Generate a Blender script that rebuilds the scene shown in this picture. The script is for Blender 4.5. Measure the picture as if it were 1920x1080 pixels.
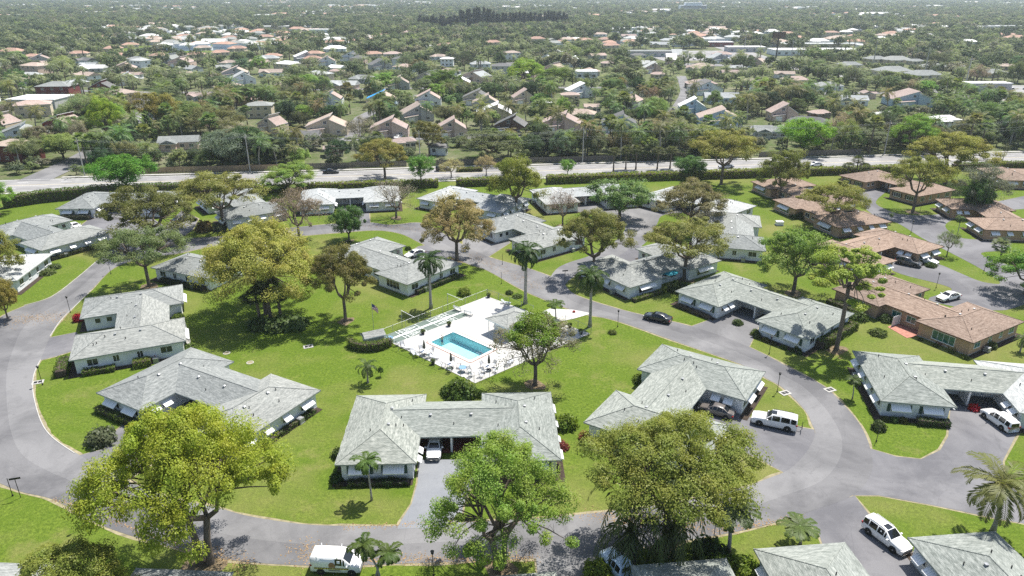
import bpy, bmesh, math, random
import numpy as np
from mathutils import Vector, Matrix
from mathutils.geometry import tessellate_polygon
for _o in list(bpy.data.objects): bpy.data.objects.remove(_o)
SC = bpy.context.scene
COL = SC.collection
R_ = math.radians
HAZE = 1.1e-4
# ------------------------------------------------------------------ camera, sky, sun, exposure
CAM_H = 52.0; FPX = 1333.0; PITCH = math.atan(560 / FPX)
cam = bpy.data.cameras.new('camera'); camo = bpy.data.objects.new('camera', cam); COL.objects.link(camo)
camo.location = (0, 0, CAM_H); camo.rotation_euler = (math.pi / 2 - PITCH, 0, 0)
cam.sensor_width = 36; cam.lens = FPX / 1920 * 36; cam.clip_end = 20000; cam.clip_start = .5
SC.camera = camo
SUN_AZ = (0.61, 0.79); SUN_EL = R_(63)
w = bpy.data.worlds.new('World'); SC.world = w; w.use_nodes = True
_nt = w.node_tree; _bg = _nt.nodes['Background']
_sky = _nt.nodes.new('ShaderNodeTexSky'); _sky.sky_type = 'NISHITA'; _sky.sun_disc = False
_sky.sun_elevation = SUN_EL; _sky.sun_rotation = math.atan2(SUN_AZ[0], SUN_AZ[1])
_sky.air_density = 1.2; _sky.dust_density = 1.5
_nt.links.new(_sky.outputs[0], _bg.inputs[0]); _bg.inputs[1].default_value = .095
sl = bpy.data.lights.new('sun', 'SUN'); slo = bpy.data.objects.new('sun', sl); COL.objects.link(slo)
sl.energy = 5.0; sl.angle = R_(.55); sl.color = (1, .955, .88)
_d = Vector((SUN_AZ[0] * math.cos(SUN_EL), SUN_AZ[1] * math.cos(SUN_EL), math.sin(SUN_EL)))
slo.rotation_euler = _d.to_track_quat('Z', 'Y').to_euler(); slo.location = (60, 80, 200)
SC.view_settings.view_transform = 'Standard'; SC.view_settings.look = 'None'
SC.view_settings.exposure = .76; SC.view_settings.gamma = 1
SC.cycles.use_denoising = False; SC.cycles.sample_clamp_indirect = 1.2; SC.cycles.use_adaptive_sampling = False
SC.cycles.max_bounces = 6; SC.cycles.diffuse_bounces = 3; SC.cycles.transparent_max_bounces = 12
SC.cycles.volume_bounces = 1; SC.cycles.caustics_reflective = False; SC.cycles.caustics_refractive = False

# ------------------------------------------------------------------ survey helpers (metres from photo measurements)
def P(px, py, z=0.0):
    a = (px - 960) / FPX; b = -(py - 540) / FPX
    dy = math.cos(PITCH) + b * math.sin(PITCH); dz = -math.sin(PITCH) + b * math.cos(PITCH)
    t = (z - CAM_H) / dz
    return Vector((a * t, dy * t, z))
def PX(x, y, z):
    zc = y * math.cos(PITCH) - (z - CAM_H) * math.sin(PITCH); yc = y * math.sin(PITCH) + (z - CAM_H) * math.cos(PITCH)
    return 960 + FPX * x / zc, 540 - FPX * yc / zc
def zc_of(x, y, z): return y * math.cos(PITCH) - (z - CAM_H) * math.sin(PITCH)
def S(r, g, b):
    f = lambda c: (c / 255 / 12.92) if c / 255 <= .04045 else ((c / 255 + .055) / 1.055) ** 2.4
    return (f(r), f(g), f(b), 1)

# ------------------------------------------------------------------ objects
def tag(o, label=None, cat=None, group=None, kind=None):
    if label: o['label'] = label
    if cat: o['category'] = cat
    if group: o['group'] = group
    if kind: o['kind'] = kind
    return o
def thing(name, label, cat, loc=(0, 0, 0), rz=0, group=None):
    o = bpy.data.objects.new(name, None); COL.objects.link(o); o.empty_display_size = .3
    o.location = loc; o.rotation_euler = (0, 0, rz)
    return tag(o, label, cat, group)
def put(name, me, parent=None, loc=None, rz=0, mat=None):
    o = bpy.data.objects.new(name, me); COL.objects.link(o)
    if parent is not None: o.parent = parent
    if loc is not None: o.location = loc
    if rz: o.rotation_euler = (0, 0, rz)
    return o
def copy_tree(o, parent=None):
    c = o.copy(); COL.objects.link(c); c.parent = parent
    for ch in list(o.children): copy_tree(ch, c)
    return c

class MB:
    def __init__(s): s.v = []; s.f = []; s.uv = {}; s.mi = []
    def add(s, vs, fs, mi=0):
        n = len(s.v); s.v += [tuple(p) for p in vs]; s.f += [tuple(i + n for i in f) for f in fs]; s.mi += [mi] * len(fs); return s
    def box(s, a, b, mi=0):
        x0, y0, z0 = a; x1, y1, z1 = b
        return s.add([(x0, y0, z0), (x1, y0, z0), (x1, y1, z0), (x0, y1, z0), (x0, y0, z1), (x1, y0, z1), (x1, y1, z1), (x0, y1, z1)],
                     [(0, 3, 2, 1), (4, 5, 6, 7), (0, 1, 5, 4), (1, 2, 6, 5), (2, 3, 7, 6), (3, 0, 4, 7)], mi)
    def cbox(s, c, h, mi=0): return s.box([c[i] - h[i] for i in range(3)], [c[i] + h[i] for i in range(3)], mi)
    def tube(s, pts, rad, n=6, mi=0, cap=True):
        pts = [Vector(p) for p in pts]
        if not hasattr(rad, '__len__'): rad = [rad] * len(pts)
        vs = []; fs = []; u = None
        for i, p in enumerate(pts):
            d = (pts[min(i + 1, len(pts) - 1)] - pts[max(i - 1, 0)]).normalized()
            if u is None: u = d.orthogonal().normalized()
            else: u = (u - d * u.dot(d)).normalized()
            q = d.cross(u)
            for k in range(n):
                a = 2 * math.pi * k / n; vs.append(p + (u * math.cos(a) + q * math.sin(a)) * rad[i])
        for i in range(len(pts) - 1):
            for k in range(n):
                fs.append((i * n + k, i * n + (k + 1) % n, (i + 1) * n + (k + 1) % n, (i + 1) * n + k))
        if cap: fs.append(tuple(range(n))[::-1]); fs.append(tuple((len(pts) - 1) * n + k for k in range(n)))
        return s.add(vs, fs, mi)
    def poly(s, pts, z0, z1=None, mi=0):
        n = len(pts)
        if z1 is None: return s.add([(p[0], p[1], z0) for p in pts], [tuple(range(n))], mi)
        return s.add([(p[0], p[1], z0) for p in pts] + [(p[0], p[1], z1) for p in pts],
                     [tuple(range(n))[::-1], tuple(range(n, 2 * n))] + [(i, (i + 1) % n, n + (i + 1) % n, n + i) for i in range(n)], mi)
    def lathe(s, prof, n=12, mi=0, c=(0, 0)):
        vs = [(c[0] + r * math.cos(2 * math.pi * k / n), c[1] + r * math.sin(2 * math.pi * k / n), z) for r, z in prof for k in range(n)]
        fs = [(i * n + k, i * n + (k + 1) % n, (i + 1) * n + (k + 1) % n, (i + 1) * n + k) for i in range(len(prof) - 1) for k in range(n)]
        fs.append(tuple((len(prof) - 1) * n + k for k in range(n)))
        return s.add(vs, fs, mi)
    def mesh(s, name, mats, smooth=False):
        me = bpy.data.meshes.new(name); me.from_pydata(s.v, [], s.f)
        for m in (mats if isinstance(mats, (list, tuple)) else [mats]): me.materials.append(m)
        if any(s.mi): me.polygons.foreach_set('material_index', s.mi)
        if smooth: me.polygons.foreach_set('use_smooth', [True] * len(me.polygons))
        me.update(); return me
    def build(s, name, mats, parent=None, smooth=False, loc=None, rz=0): return put(name, s.mesh(name, mats, smooth), parent, loc, rz)
def quads_mesh(name, V, mat, n=4):
    """V: (k, n, 3) array of separate faces"""
    k = V.shape[0]; me = bpy.data.meshes.new(name)
    me.vertices.add(k * n); me.vertices.foreach_set('co', V.reshape(-1).astype(np.float32))
    me.loops.add(k * n); me.loops.foreach_set('vertex_index', np.arange(k * n, dtype=np.int32))
    me.polygons.add(k); me.polygons.foreach_set('loop_start', np.arange(0, k * n, n, dtype=np.int32))
    me.polygons.foreach_set('loop_total', np.full(k, n, dtype=np.int32))
    me.update(calc_edges=True); me.materials.append(mat); return me

# ------------------------------------------------------------------ materials
class NT:
    def __init__(s, name):
        s.m = bpy.data.materials.new(name); s.m.use_nodes = True; s.t = s.m.node_tree; s.t.nodes.clear()
        s.out = s.n('ShaderNodeOutputMaterial')
    def n(s, t, **k):
        nd = s.t.nodes.new(t)
        for a, v in k.items(): setattr(nd, a, v)
        return nd
    def l(s, a, b): s.t.links.new(a, b)
    def coords(s, kind='Object', scale=(1, 1, 1), rot=(0, 0, 0)):
        c = s.n('ShaderNodeTexCoord'); m = s.n('ShaderNodeMapping'); m.inputs['Scale'].default_value = scale; m.inputs['Rotation'].default_value = rot
        s.l(c.outputs[kind], m.inputs[0]); return m.outputs[0]
    def noise(s, vec, scale, detail=4, rough=.55, dist=0):
        x = s.n('ShaderNodeTexNoise'); x.inputs['Scale'].default_value = scale; x.inputs['Detail'].default_value = detail
        x.inputs['Roughness'].default_value = rough; x.inputs['Distortion'].default_value = dist
        if vec is not None: s.l(vec, x.inputs['Vector'])
        return x.outputs[0]
    def ramp(s, fac, stops):
        r = s.n('ShaderNodeValToRGB'); e = r.color_ramp.elements
        while len(e) < len(stops): e.new(.5)
        for i, (p, c) in enumerate(stops): e[i].position = p; e[i].color = c if len(c) == 4 else (*c, 1)
        s.l(fac, r.inputs[0]); return r.outputs[0]
    def mix(s, a, b, fac, mode='MIX'):
        m = s.n('ShaderNodeMixRGB', blend_type=mode)
        for i, v in ((0, fac), (1, a), (2, b)):
            if isinstance(v, (int, float)): m.inputs[i].default_value = v
            elif isinstance(v, tuple): m.inputs[i].default_value = v if len(v) == 4 else (*v, 1)
            else: s.l(v, m.inputs[i])
        return m.outputs[0]
    def bump(s, h, strength=.3, dist=.05):
        b = s.n('ShaderNodeBump'); b.inputs['Strength'].default_value = strength; b.inputs['Distance'].default_value = dist
        s.l(h, b.inputs['Height']); return b.outputs[0]
    def bsdf(s, col, rough=.8, metal=0, normal=None, spec=.3, coat=0):
        b = s.n('ShaderNodeBsdfPrincipled')
        if isinstance(col, tuple): b.inputs['Base Color'].default_value = col if len(col) == 4 else (*col, 1)
        else: s.l(col, b.inputs['Base Color'])
        if isinstance(rough, (int, float)): b.inputs['Roughness'].default_value = rough
        else: s.l(rough, b.inputs['Roughness'])
        b.inputs['Metallic'].default_value = metal; b.inputs['Specular IOR Level'].default_value = spec
        if coat: b.inputs['Coat Weight'].default_value = coat; b.inputs['Coat Roughness'].default_value = .05
        if normal is not None: s.l(normal, b.inputs['Normal'])
        s.l(b.outputs[0], s.out.inputs[0]); return b
def vary(name, c, amt=.18, scale=1.5, rough=.8, bump=0, metal=0, spec=.3, stretch=(1, 1, 1), coat=0, dirt=None):
    t = NT(name); v = t.coords('Object', stretch)
    f = t.noise(v, scale, 5, .6)
    lo = tuple(x * (1 - amt) for x in c[:3]); hi = tuple(min(1, x * (1 + amt)) for x in c[:3])
    col = t.ramp(f, [(.3, lo), (.7, hi)])
    if dirt:
        g = t.noise(v, scale * .35, 3, .6); col = t.mix(col, dirt, t.ramp(g, [(.52, (0, 0, 0)), (.75, (.5, .5, .5))]))
    t.bsdf(col, rough, metal, t.bump(t.noise(v, scale * 8, 3), bump, .02) if bump else None, spec, coat); return t.m
M = {}
def grass_mat(name, A, B, Cc, dry):
    t = NT(name); v = t.coords('Object')
    big = t.noise(v, .045, 4, .6); mid = t.noise(v, .35, 5, .6, .6); fine = t.noise(v, 2.6, 6, .7); vf = t.noise(v, 9, 3, .7)
    c = t.mix(t.ramp(fine, [(.38, A), (.62, B)]), Cc, t.ramp(mid, [(.44, (0, 0, 0)), (.66, (.8, .8, .8))]))
    c = t.mix(c, dry, t.ramp(big, [(.47, (0, 0, 0)), (.7, (.7, .7, .7))]))
    c = t.mix(c, dry, t.ramp(t.noise(t.coords('Object', (1, 1, 1), (0, 0, .4)), .13, 5, .7), [(.57, (0, 0, 0)), (.72, (.65, .65, .65))]))
    c = t.mix(c, t.ramp(vf, [(.32, (.5, .5, .45)), (.68, (1.3, 1.3, 1.25))]), .85, 'MULTIPLY')
    t.bsdf(c, .95, 0, t.bump(t.mix(fine, vf, .6), .75, .12), .1); return t.m
M['grass'] = grass_mat('grass', (.064, .104, .012), (.138, .195, .026), (.083, .135, .014), (.215, .195, .08))
M['far_ground'] = grass_mat('far_ground', (.06, .09, .025), (.1, .13, .05), (.16, .15, .1), (.2, .19, .14))
def asphalt_mat(name, base, worn, stain=(.07, .07, .075)):
    t = NT(name); v = t.coords('Object')
    a = t.noise(v, .09, 5, .62, .8); b = t.noise(v, .6, 5, .6); f = t.noise(v, 14, 2, .7)
    c = t.mix(base, worn, t.ramp(a, [(.4, (0, 0, 0)), (.6, (1, 1, 1))]))
    c = t.mix(c, stain, t.ramp(b, [(.56, (0, 0, 0)), (.78, (.45, .45, .45))]))
    st = t.noise(t.coords('Object', (.09, .8, 1), (0, 0, .3)), 1.5, 4, .6)
    c = t.mix(c, worn, t.ramp(st, [(.55, (0, 0, 0)), (.75, (.4, .4, .4))]))
    vo = t.n('ShaderNodeTexVoronoi', feature='DISTANCE_TO_EDGE'); vo.inputs['Scale'].default_value = .22
    t.l(t.mix(v, t.noise(v, .5, 5), .55), vo.inputs['Vector'])
    c = t.mix(c, stain, t.ramp(vo.outputs[0], [(.0, (.3, .3, .3)), (.004, (0, 0, 0))]))
    c = t.mix(c, t.ramp(f, [(.2, (.75, .75, .75)), (.8, (1.2, 1.2, 1.2))]), .7, 'MULTIPLY')
    t.bsdf(c, .88, 0, t.bump(f, .25, .02), .25); return t.m
M['road_new'] = asphalt_mat('asphalt_dark', (.105, .104, .109), (.165, .163, .167))
M['road_old'] = asphalt_mat('asphalt_light', (.13, .129, .133), (.195, .193, .196), (.08, .079, .082))
M['drive'] = asphalt_mat('asphalt_drive', (.11, .109, .118), (.17, .168, .176), (.068, .068, .073))
M['drive_blue'] = asphalt_mat('asphalt_fresh', (.17, .18, .2), (.21, .22, .235), (.13, .14, .15))
M['highway'] = asphalt_mat('highway_asphalt', (.21, .206, .204), (.28, .275, .27), (.14, .14, .14))
M['edge'] = vary('dry_edge', (.24, .21, .13), .4, 1.2, .95)
M['concrete'] = vary('concrete', (.38, .37, .345), .15, .7, .85, .2, dirt=(.3, .29, .26))
M['deck'] = vary('pool_deck_white', (.42, .415, .4), .1, .5, .7, .1, dirt=(.5, .49, .46))
M['mulch'] = vary('mulch', (.045, .032, .024), .5, 4, .95, .5)
def shingle_mat(name, dark, mid, light):
    t = NT(name); v = t.coords('UV')
    n1 = t.noise(t.coords('UV', (.75, 3.4, 1)), 1.0, 4, .65); n2 = t.noise(t.coords('UV', (2.2, 8.5, 1)), 1.0, 3, .6); n3 = t.noise(v, .13, 3, .5)
    c = t.ramp(t.mix(n1, n2, .45), [(.39, dark), (.5, mid), (.6, light)])
    br = t.n('ShaderNodeTexBrick', offset=.5); br.inputs['Scale'].default_value = 1; br.inputs['Mortar Size'].default_value = .011
    br.inputs['Brick Width'].default_value = .33; br.inputs['Row Height'].default_value = .145
    br.inputs['Color1'].default_value = (1, 1, 1, 1); br.inputs['Color2'].default_value = (.8, .8, .8, 1); br.inputs['Mortar'].default_value = (.5, .5, .5, 1)
    t.l(v, br.inputs['Vector'])
    c = t.mix(c, br.outputs[0], .8, 'MULTIPLY')
    c = t.mix(c, t.ramp(n3, [(.3, (.86, .86, .86)), (.7, (1.06, 1.06, 1.06))]), 1, 'MULTIPLY')
    ob = t.n('ShaderNodeObjectInfo'); c = t.mix(c, t.ramp(ob.outputs['Random'], [(0, (.84, .85, .86)), (.5, (1, 1, 1)), (1, (1.12, 1.1, 1.07))]), 1, 'MULTIPLY')
    ov = t.coords('Object'); c = t.mix(c, tuple(x * .45 for x in dark), t.ramp(t.noise(ov, .42, 5, .7, .5), [(.56, (0, 0, 0)), (.76, (.32, .32, .32))]))
    t.bsdf(c, .9, 0, t.bump(br.outputs[0], .4, .03), .2); return t.m
M['roof_green'] = shingle_mat('shingle_greygreen', (.17, .19, .172), (.265, .287, .265), (.375, .395, .365))
M['roof_grey'] = shingle_mat('shingle_grey', (.175, .188, .182), (.265, .28, .272), (.36, .373, .358))
M['roof_pale'] = shingle_mat('shingle_pale', (.3, .325, .33), (.4, .42, .42), (.52, .53, .53))
M['roof_brown'] = shingle_mat('shingle_brown', (.18, .13, .102), (.29, .213, .167), (.385, .3, .245))
M['roof_tan'] = shingle_mat('shingle_tan', (.32, .25, .205), (.42, .34, .29), (.5, .42, .365))
M['roof_terra'] = shingle_mat('tile_terracotta', (.33, .2, .15), (.42, .27, .21), (.49, .34, .275))
M['roof_dark'] = shingle_mat('shingle_charcoal', (.1, .1, .1), (.16, .16, .16), (.23, .225, .22))
M['roof_rose'] = shingle_mat('shingle_rose', (.31, .235, .205), (.41, .32, .285), (.5, .405, .365))
M['roof_white'] = vary('roof_white', (.68, .68, .67), .08, .8, .6, .1, dirt=(.5, .5, .48))
M['wall_white'] = vary('stucco_white', (.74, .76, .78), .05, .8, .85, .15, dirt=(.5, .51, .5))
M['wall_peach'] = vary('stucco_peach', (.45, .3, .2), .07, .8, .85, .15, dirt=(.36, .25, .18))
M['wall_cream'] = vary('stucco_cream', (.58, .5, .38), .07, .8, .85, .15)
M['wall_pink'] = vary('stucco_pink', (.58, .44, .37), .07, .8, .85, .15)
M['wall_red'] = vary('siding_dark_red', (.17, .05, .045), .12, .8, .8, .15)
M['wall_brown'] = vary('siding_brown', (.12, .075, .055), .12, .8, .8, .15)
M['wall_blue'] = vary('stucco_pale_blue', (.42, .52, .6), .07, .8, .8, .15)
M['wall_grey'] = vary('stucco_grey', (.42, .42, .42), .07, .8, .8, .15)
M['white'] = vary('white_paint', (.78, .78, .77), .03, 2, .45)
M['trim'] = vary('trim_grey_green', (.3, .33, .31), .06, 2, .6)
M['awning'] = vary('awning_white_metal', (.8, .8, .8), .03, 3, .4, 0, 0, .4, (1, 1, 1))
M['shutter'] = vary('shutter_green', (.05, .1, .085), .1, 3, .6)
M['shutter_brown'] = vary('shutter_brown', (.06, .045, .04), .1, 3, .6)
M['tarp'] = vary('blue_tarp', (.03, .32, .75), .12, 1, .5)
M['teal'] = vary('teal_canvas', (.03, .32, .4), .12, 1, .7)
M['dark_metal'] = vary('dark_metal', (.03, .03, .032), .2, 4, .5, 0, .3)
M['galv'] = vary('galvanised_metal', (.35, .36, .37), .1, 4, .45, 0, .5)
M['wood'] = vary('weathered_wood', (.33, .24, .15), .25, 1.2, .85, .3, stretch=(4, 4, .6))
M['wood_grey'] = vary('grey_wood', (.16, .14, .12), .25, 1.2, .85, .3, stretch=(4, 4, .6))
M['bark'] = vary('bark_grey_brown', (.15, .12, .095), .35, 2.2, .95, .7, stretch=(1, 1, .35))
M['bark_dark'] = vary('bark_dark', (.075, .058, .048), .35, 2.2, .95, .7, stretch=(1, 1, .35))
M['bark_pale'] = vary('palm_trunk_grey', (.32, .3, .27), .18, 1.5, .9, .3, stretch=(.4, .4, 3))
M['shaft'] = vary('crownshaft_green', (.1, .19, .04), .15, 2, .5)
M['carport_floor'] = vary('carport_red_floor', (.13, .03, .025), .2, 1, .7)
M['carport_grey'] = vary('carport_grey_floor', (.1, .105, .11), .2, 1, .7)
M['brick_red'] = vary('red_pavers', (.36, .16, .12), .3, 2.2, .85, .3)
M['plaster'] = vary('pool_plaster', (.52, .74, .77), .08, 1.2, .8)
M['tile_brown'] = vary('brown_edge_band', (.27, .15, .11), .2, 2, .7)
M['court'] = vary('court_green_grey', (.11, .145, .125), .15, .6, .85, dirt=(.17, .19, .17))
M['rubber'] = vary('tyre_rubber', (.018, .018, .018), .2, 4, .8)
M['rim'] = vary('alloy_rim', (.5, .5, .51), .08, 4, .3, 0, .8)
M['strap'] = vary('vinyl_strap_white', (.6, .62, .66), .08, 4, .6)
M['canvas_olive'] = vary('folded_canvas', (.1, .1, .075), .15, 5, .9)
M['skin'] = vary('skin', (.42, .24, .16), .08, 6, .5)
M['hair'] = vary('hair_brown', (.09, .045, .03), .2, 8, .7)
M['flag_red'] = vary('flag_red', (.45, .03, .04), .1, 3, .8); M['flag_blue'] = vary('flag_blue', (.03, .04, .16), .1, 3, .8)
M['red'] = vary('red_paint', (.55, .03, .025), .1, 4, .5); M['blue_plastic'] = vary('blue_plastic', (.16, .28, .45), .1, 4, .5)
def glass_mat(name, c, rough=.06):
    t = NT(name); v = t.coords('Object'); t.bsdf(t.ramp(t.noise(v, 1.2, 2), [(.35, tuple(x * .6 for x in c)), (.65, c)]), rough, 0, None, .7); return t.m
M['glass'] = glass_mat('window_glass', (.03, .04, .055)); M['glass_teal'] = glass_mat('window_glass_teal', (.02, .13, .12)); M['glass_car'] = glass_mat('car_glass', (.012, .014, .017), .03)
def paint(name, c): return vary(name, c, .02, 2, .28, 0, 0, .5, coat=1)
M['car_white'] = paint('car_paint_white', (.76, .76, .755)); M['car_black'] = paint('car_paint_black', (.012, .012, .015))
M['car_brown'] = paint('car_paint_bronze_grey', (.13, .115, .105)); M['car_grey'] = paint('car_paint_dark_grey', (.06, .062, .067)); M['car_silver'] = paint('car_paint_silver', (.45, .46, .48)); M['car_red'] = paint('car_paint_red', (.4, .05, .04)); M['car_ice'] = paint('car_paint_ice_blue', (.5, .62, .75))
M['lamp'] = vary('car_lamp', (.7, .7, .68), .05, 4, .15); M['tail'] = vary('car_tail_lamp', (.35, .015, .015), .1, 4, .2)
def leaf_mat(name, far=None):
    t = NT(name)
    isl = t.n('ShaderNodeNewGeometry').outputs['Random Per Island']
    oi = t.n('ShaderNodeObjectInfo')
    if far: base = t.ramp(oi.outputs['Random'], far)
    else: base = oi.outputs['Color']
    hs = t.n('ShaderNodeHueSaturation')
    mr = t.n('ShaderNodeMapRange'); mr.inputs['To Min'].default_value = .86; mr.inputs['To Max'].default_value = 1.14; t.l(isl, mr.inputs[0]); t.l(mr.outputs[0], hs.inputs['Value'])
    mh = t.n('ShaderNodeMapRange'); mh.inputs['To Min'].default_value = .45; mh.inputs['To Max'].default_value = .55
    ns = t.noise(t.coords('Object'), .35, 2); t.l(ns, mh.inputs[0]); t.l(mh.outputs[0], hs.inputs['Hue']); t.l(base, hs.inputs['Color'])
    d = t.n('ShaderNodeBsdfDiffuse'); tr = t.n('ShaderNodeBsdfTranslucent'); gl = t.n('ShaderNodeBsdfGlossy'); gl.inputs['Roughness'].default_value = .45
    t.l(hs.outputs[0], d.inputs[0]); t.l(t.mix(hs.outputs[0], (1.12, 1.22, .62), 1, 'MULTIPLY'), tr.inputs[0])
    m1 = t.n('ShaderNodeMixShader'); m1.inputs[0].default_value = .36; t.l(d.outputs[0], m1.inputs[1]); t.l(tr.outputs[0], m1.inputs[2])
    m2 = t.n('ShaderNodeMixShader'); m2.inputs[0].default_value = .012; t.l(m1.outputs[0], m2.inputs[1]); t.l(gl.outputs[0], m2.inputs[2]); t.l(m2.outputs[0], t.out.inputs[0])
    return t.m
M['leaf'] = leaf_mat('leaf')
M['leaf_far'] = leaf_mat('leaf_far', [(0, (.05, .074, .038)), (.18, (.155, .19, .098)), (.36, (.075, .108, .06)), (.55, (.245, .27, .15)), (.7, (.1, .135, .08)), (.83, (.26, .24, .18)), (.92, (.125, .165, .085)), (1, (.28, .34, .12))])
M['palm_far'] = leaf_mat('palm_far', [(0, (.15, .185, .1)), (.5, (.24, .27, .155)), (1, (.3, .33, .18))])
def water_mat():
    t = NT('pool_water'); v = t.coords('Object')
    tr = t.n('ShaderNodeBsdfTransparent'); tr.inputs[0].default_value = (.72, .93, .95, 1)
    gl = t.n('ShaderNodeBsdfGlossy'); gl.inputs['Roughness'].default_value = .03
    fr = t.n('ShaderNodeFresnel'); fr.inputs[0].default_value = 1.33; b = t.bump(t.noise(v, 3.2, 3), .25, .03); t.l(b, fr.inputs['Normal']); t.l(b, gl.inputs['Normal'])
    m = t.n('ShaderNodeMixShader'); t.l(fr.outputs[0], m.inputs[0]); t.l(tr.outputs[0], m.inputs[1]); t.l(gl.outputs[0], m.inputs[2]); t.l(m.outputs[0], t.out.inputs[0]); return t.m
M['water'] = water_mat()
def slab_mat():
    t = NT('deck_slabs'); v = t.coords('Object', (1, 1, 1), (0, 0, math.radians(42)))
    br = t.n('ShaderNodeTexBrick', offset=0); br.inputs['Scale'].default_value = 1; br.inputs['Brick Width'].default_value = 1.9; br.inputs['Row Height'].default_value = 1.9; br.inputs['Mortar Size'].default_value = .025
    br.inputs['Color1'].default_value = (.46, .455, .44, 1); br.inputs['Color2'].default_value = (.41, .405, .39, 1); br.inputs['Mortar'].default_value = (.28, .275, .26, 1); t.l(v, br.inputs['Vector'])
    c = t.mix(br.outputs[0], (.3, .29, .27), t.ramp(t.noise(v, .45, 5, .65), [(.5, (0, 0, 0)), (.75, (.55, .55, .55))])); c = t.mix(c, t.ramp(t.noise(v, 6, 3), [(.3, (.88, .88, .88)), (.7, (1.08, 1.08, 1.08))]), 1, 'MULTIPLY')
    t.bsdf(c, .8, 0, None, .25); return t.m
M['slabs'] = slab_mat()
def chain_mat():
    t = NT('chain_link'); d = t.bsdf((.28, .29, .29), .5, .4); tr = t.n('ShaderNodeBsdfTransparent'); m = t.n('ShaderNodeMixShader'); m.inputs[0].default_value = .06
    t.l(tr.outputs[0], m.inputs[1]); t.l(d.outputs[0], m.inputs[2]); t.l(m.outputs[0], t.out.inputs[0]); return t.m
M['chain'] = chain_mat()
M['pond'] = vary('pond_water', (.1, .14, .15), .15, .1, .12, 0, 0, .6)

# ================================================================== SETTING: ground, roads, drives
POOL_C = None
def tess(loops, z):
    allp = [Vector((p[0], p[1], z)) for lp in loops for p in lp]
    tris = tessellate_polygon([[Vector((p[0], p[1], 0)) for p in lp] for lp in loops])
    b = MB(); b.add(allp, [t for t in tris])
    # face up
    out = []
    for f in b.f:
        a, c, d = (Vector(b.v[i]) for i in f)
        out.append(f if (c - a).cross(d - a).z > 0 else f[::-1])
    b.f = out; return b
def sheet(name, loops, z, mat, kind='structure', parent=None):
    o = tess(loops, z).build(name, mat, parent)
    if parent is None and kind: o['kind'] = kind
    return o
def pxs(l, z=0): return [P(a, b, z) for a, b in l]
def smooth(pts, n=5, closed=False):
    pts = [Vector(p) for p in pts]; m = len(pts); out = []
    for i in range(m if closed else m - 1):
        g = (lambda k: pts[k % m]) if closed else (lambda k: pts[max(0, min(m - 1, k))])
        p0, p1, p2, p3 = g(i - 1), g(i), g(i + 1), g(i + 2)
        for k in range(n):
            t = k / n
            out.append(.5 * ((2 * p1) + (p2 - p0) * t + (2 * p0 - 5 * p1 + 4 * p2 - p3) * t * t + (3 * p1 - p0 - 3 * p2 + p3) * t ** 3))
    if not closed: out.append(pts[-1])
    return out
# pool rectangle (world)
pool_raw = pxs([(805, 641), (851, 624), (927, 656), (880, 677)])
pc = sum(pool_raw, Vector()) / 4
PU = ((pool_raw[2] - pool_raw[1]) + (pool_raw[3] - pool_raw[0])).normalized(); PV = Vector((-PU.y, PU.x, 0))
PL, PWD = 4.55, 2.5
def pl(u, v, z=0): return pc + PU * u + PV * v + Vector((0, 0, z))
def rrect(u, v, r, n=4):
    out = []
    for cx, cy, a0 in ((u - r, v - r, 0), (-u + r, v - r, 90), (-u + r, -v + r, 180), (u - r, -v + r, 270)):
        for k in range(n + 1):
            a = R_(a0 + 90 * k / n); out.append((cx + r * math.cos(a), cy + r * math.sin(a)))
    return out
pool_out = [pl(a, b) for a, b in rrect(PL, PWD, .35)]
SL = .118; AY = 217.5          # main road centre line  y = AY + SL x
def art(x, off): return (x - off * SL, AY + SL * x + off)
sheet('ground', [[(-7000, -200), (7000, -200), (7000, 11000), (-7000, 11000)], pool_out], -.06, M['far_ground'])
sheet('lawn', [[(-330, 20), (330, 20), art(330, -3), art(-330, -3)], pool_out], 0, M['grass'])
pairs = [((400,462),(417,443)),((330,476),(333,449)),((268,484),(262,462)),((215,502),(200,478)),((172,543),(147,520)),((147,567),(97,557)),((115,600),(43,575)),((95,630),(-5,600)),
 ((77,673),(-30,650)),((65,700),(-40,700)),((63,735),(-40,760)),((77,787),(-40,830)),((100,820),(-20,890)),((147,852),(33,920)),((205,885),(100,937)),((270,915),(170,976)),((340,938),(240,1003)),
 ((407,952),(323,1026)),((467,968),(430,1050)),((567,983),(560,1060)),((640,986),(683,1060)),((740,986),(758,1057)),((853,980),(870,1053)),((1000,972),(1007,1047)),((1133,960),(1180,1030)),
 ((1250,945),(1337,1005)),((1380,918),(1423,988)),((1440,897),(1510,962)),((1480,880),(1600,928)),((1512,848),(1634,885)),((1528,815),(1632,842)),((1522,795),(1613,797)),((1508,768),(1580,757)),((1467,727),(1543,723)),
 ((1437,710),(1487,693)),((1393,685),(1403,650)),((1280,645),(1300,613)),((1157,602),(1170,582)),((1093,588),(1080,553)),((1023,563),(1050,527)),((973,540),(990,503)),((913,507),(917,482)),
 ((873,493),(870,460)),((820,470),(835,440)),((783,453),(790,418)),((750,438),(733,422)),((707,432),(690,417)),((640,436),(620,420)),((520,447),(520,430))]
inn = smooth(pxs([p[0] for p in pairs]), 5, True); outr = smooth(pxs([p[1] for p in pairs]), 5, True)
def strip(name, A, B, z, mat, closed=True, kind='structure'):
    n = len(A); b = MB(); b.add([(p[0], p[1], z) for p in A] + [(p[0], p[1], z) for p in B], [(i, (i + 1) % n, n + (i + 1) % n, n + i) for i in range(n if closed else n - 1)])
    o = b.build(name, mat)
    if Vector(o.data.polygons[0].normal).z < 0: o.data.flip_normals()
    if kind: o['kind'] = kind
    return o
rr = random.Random(5)
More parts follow.
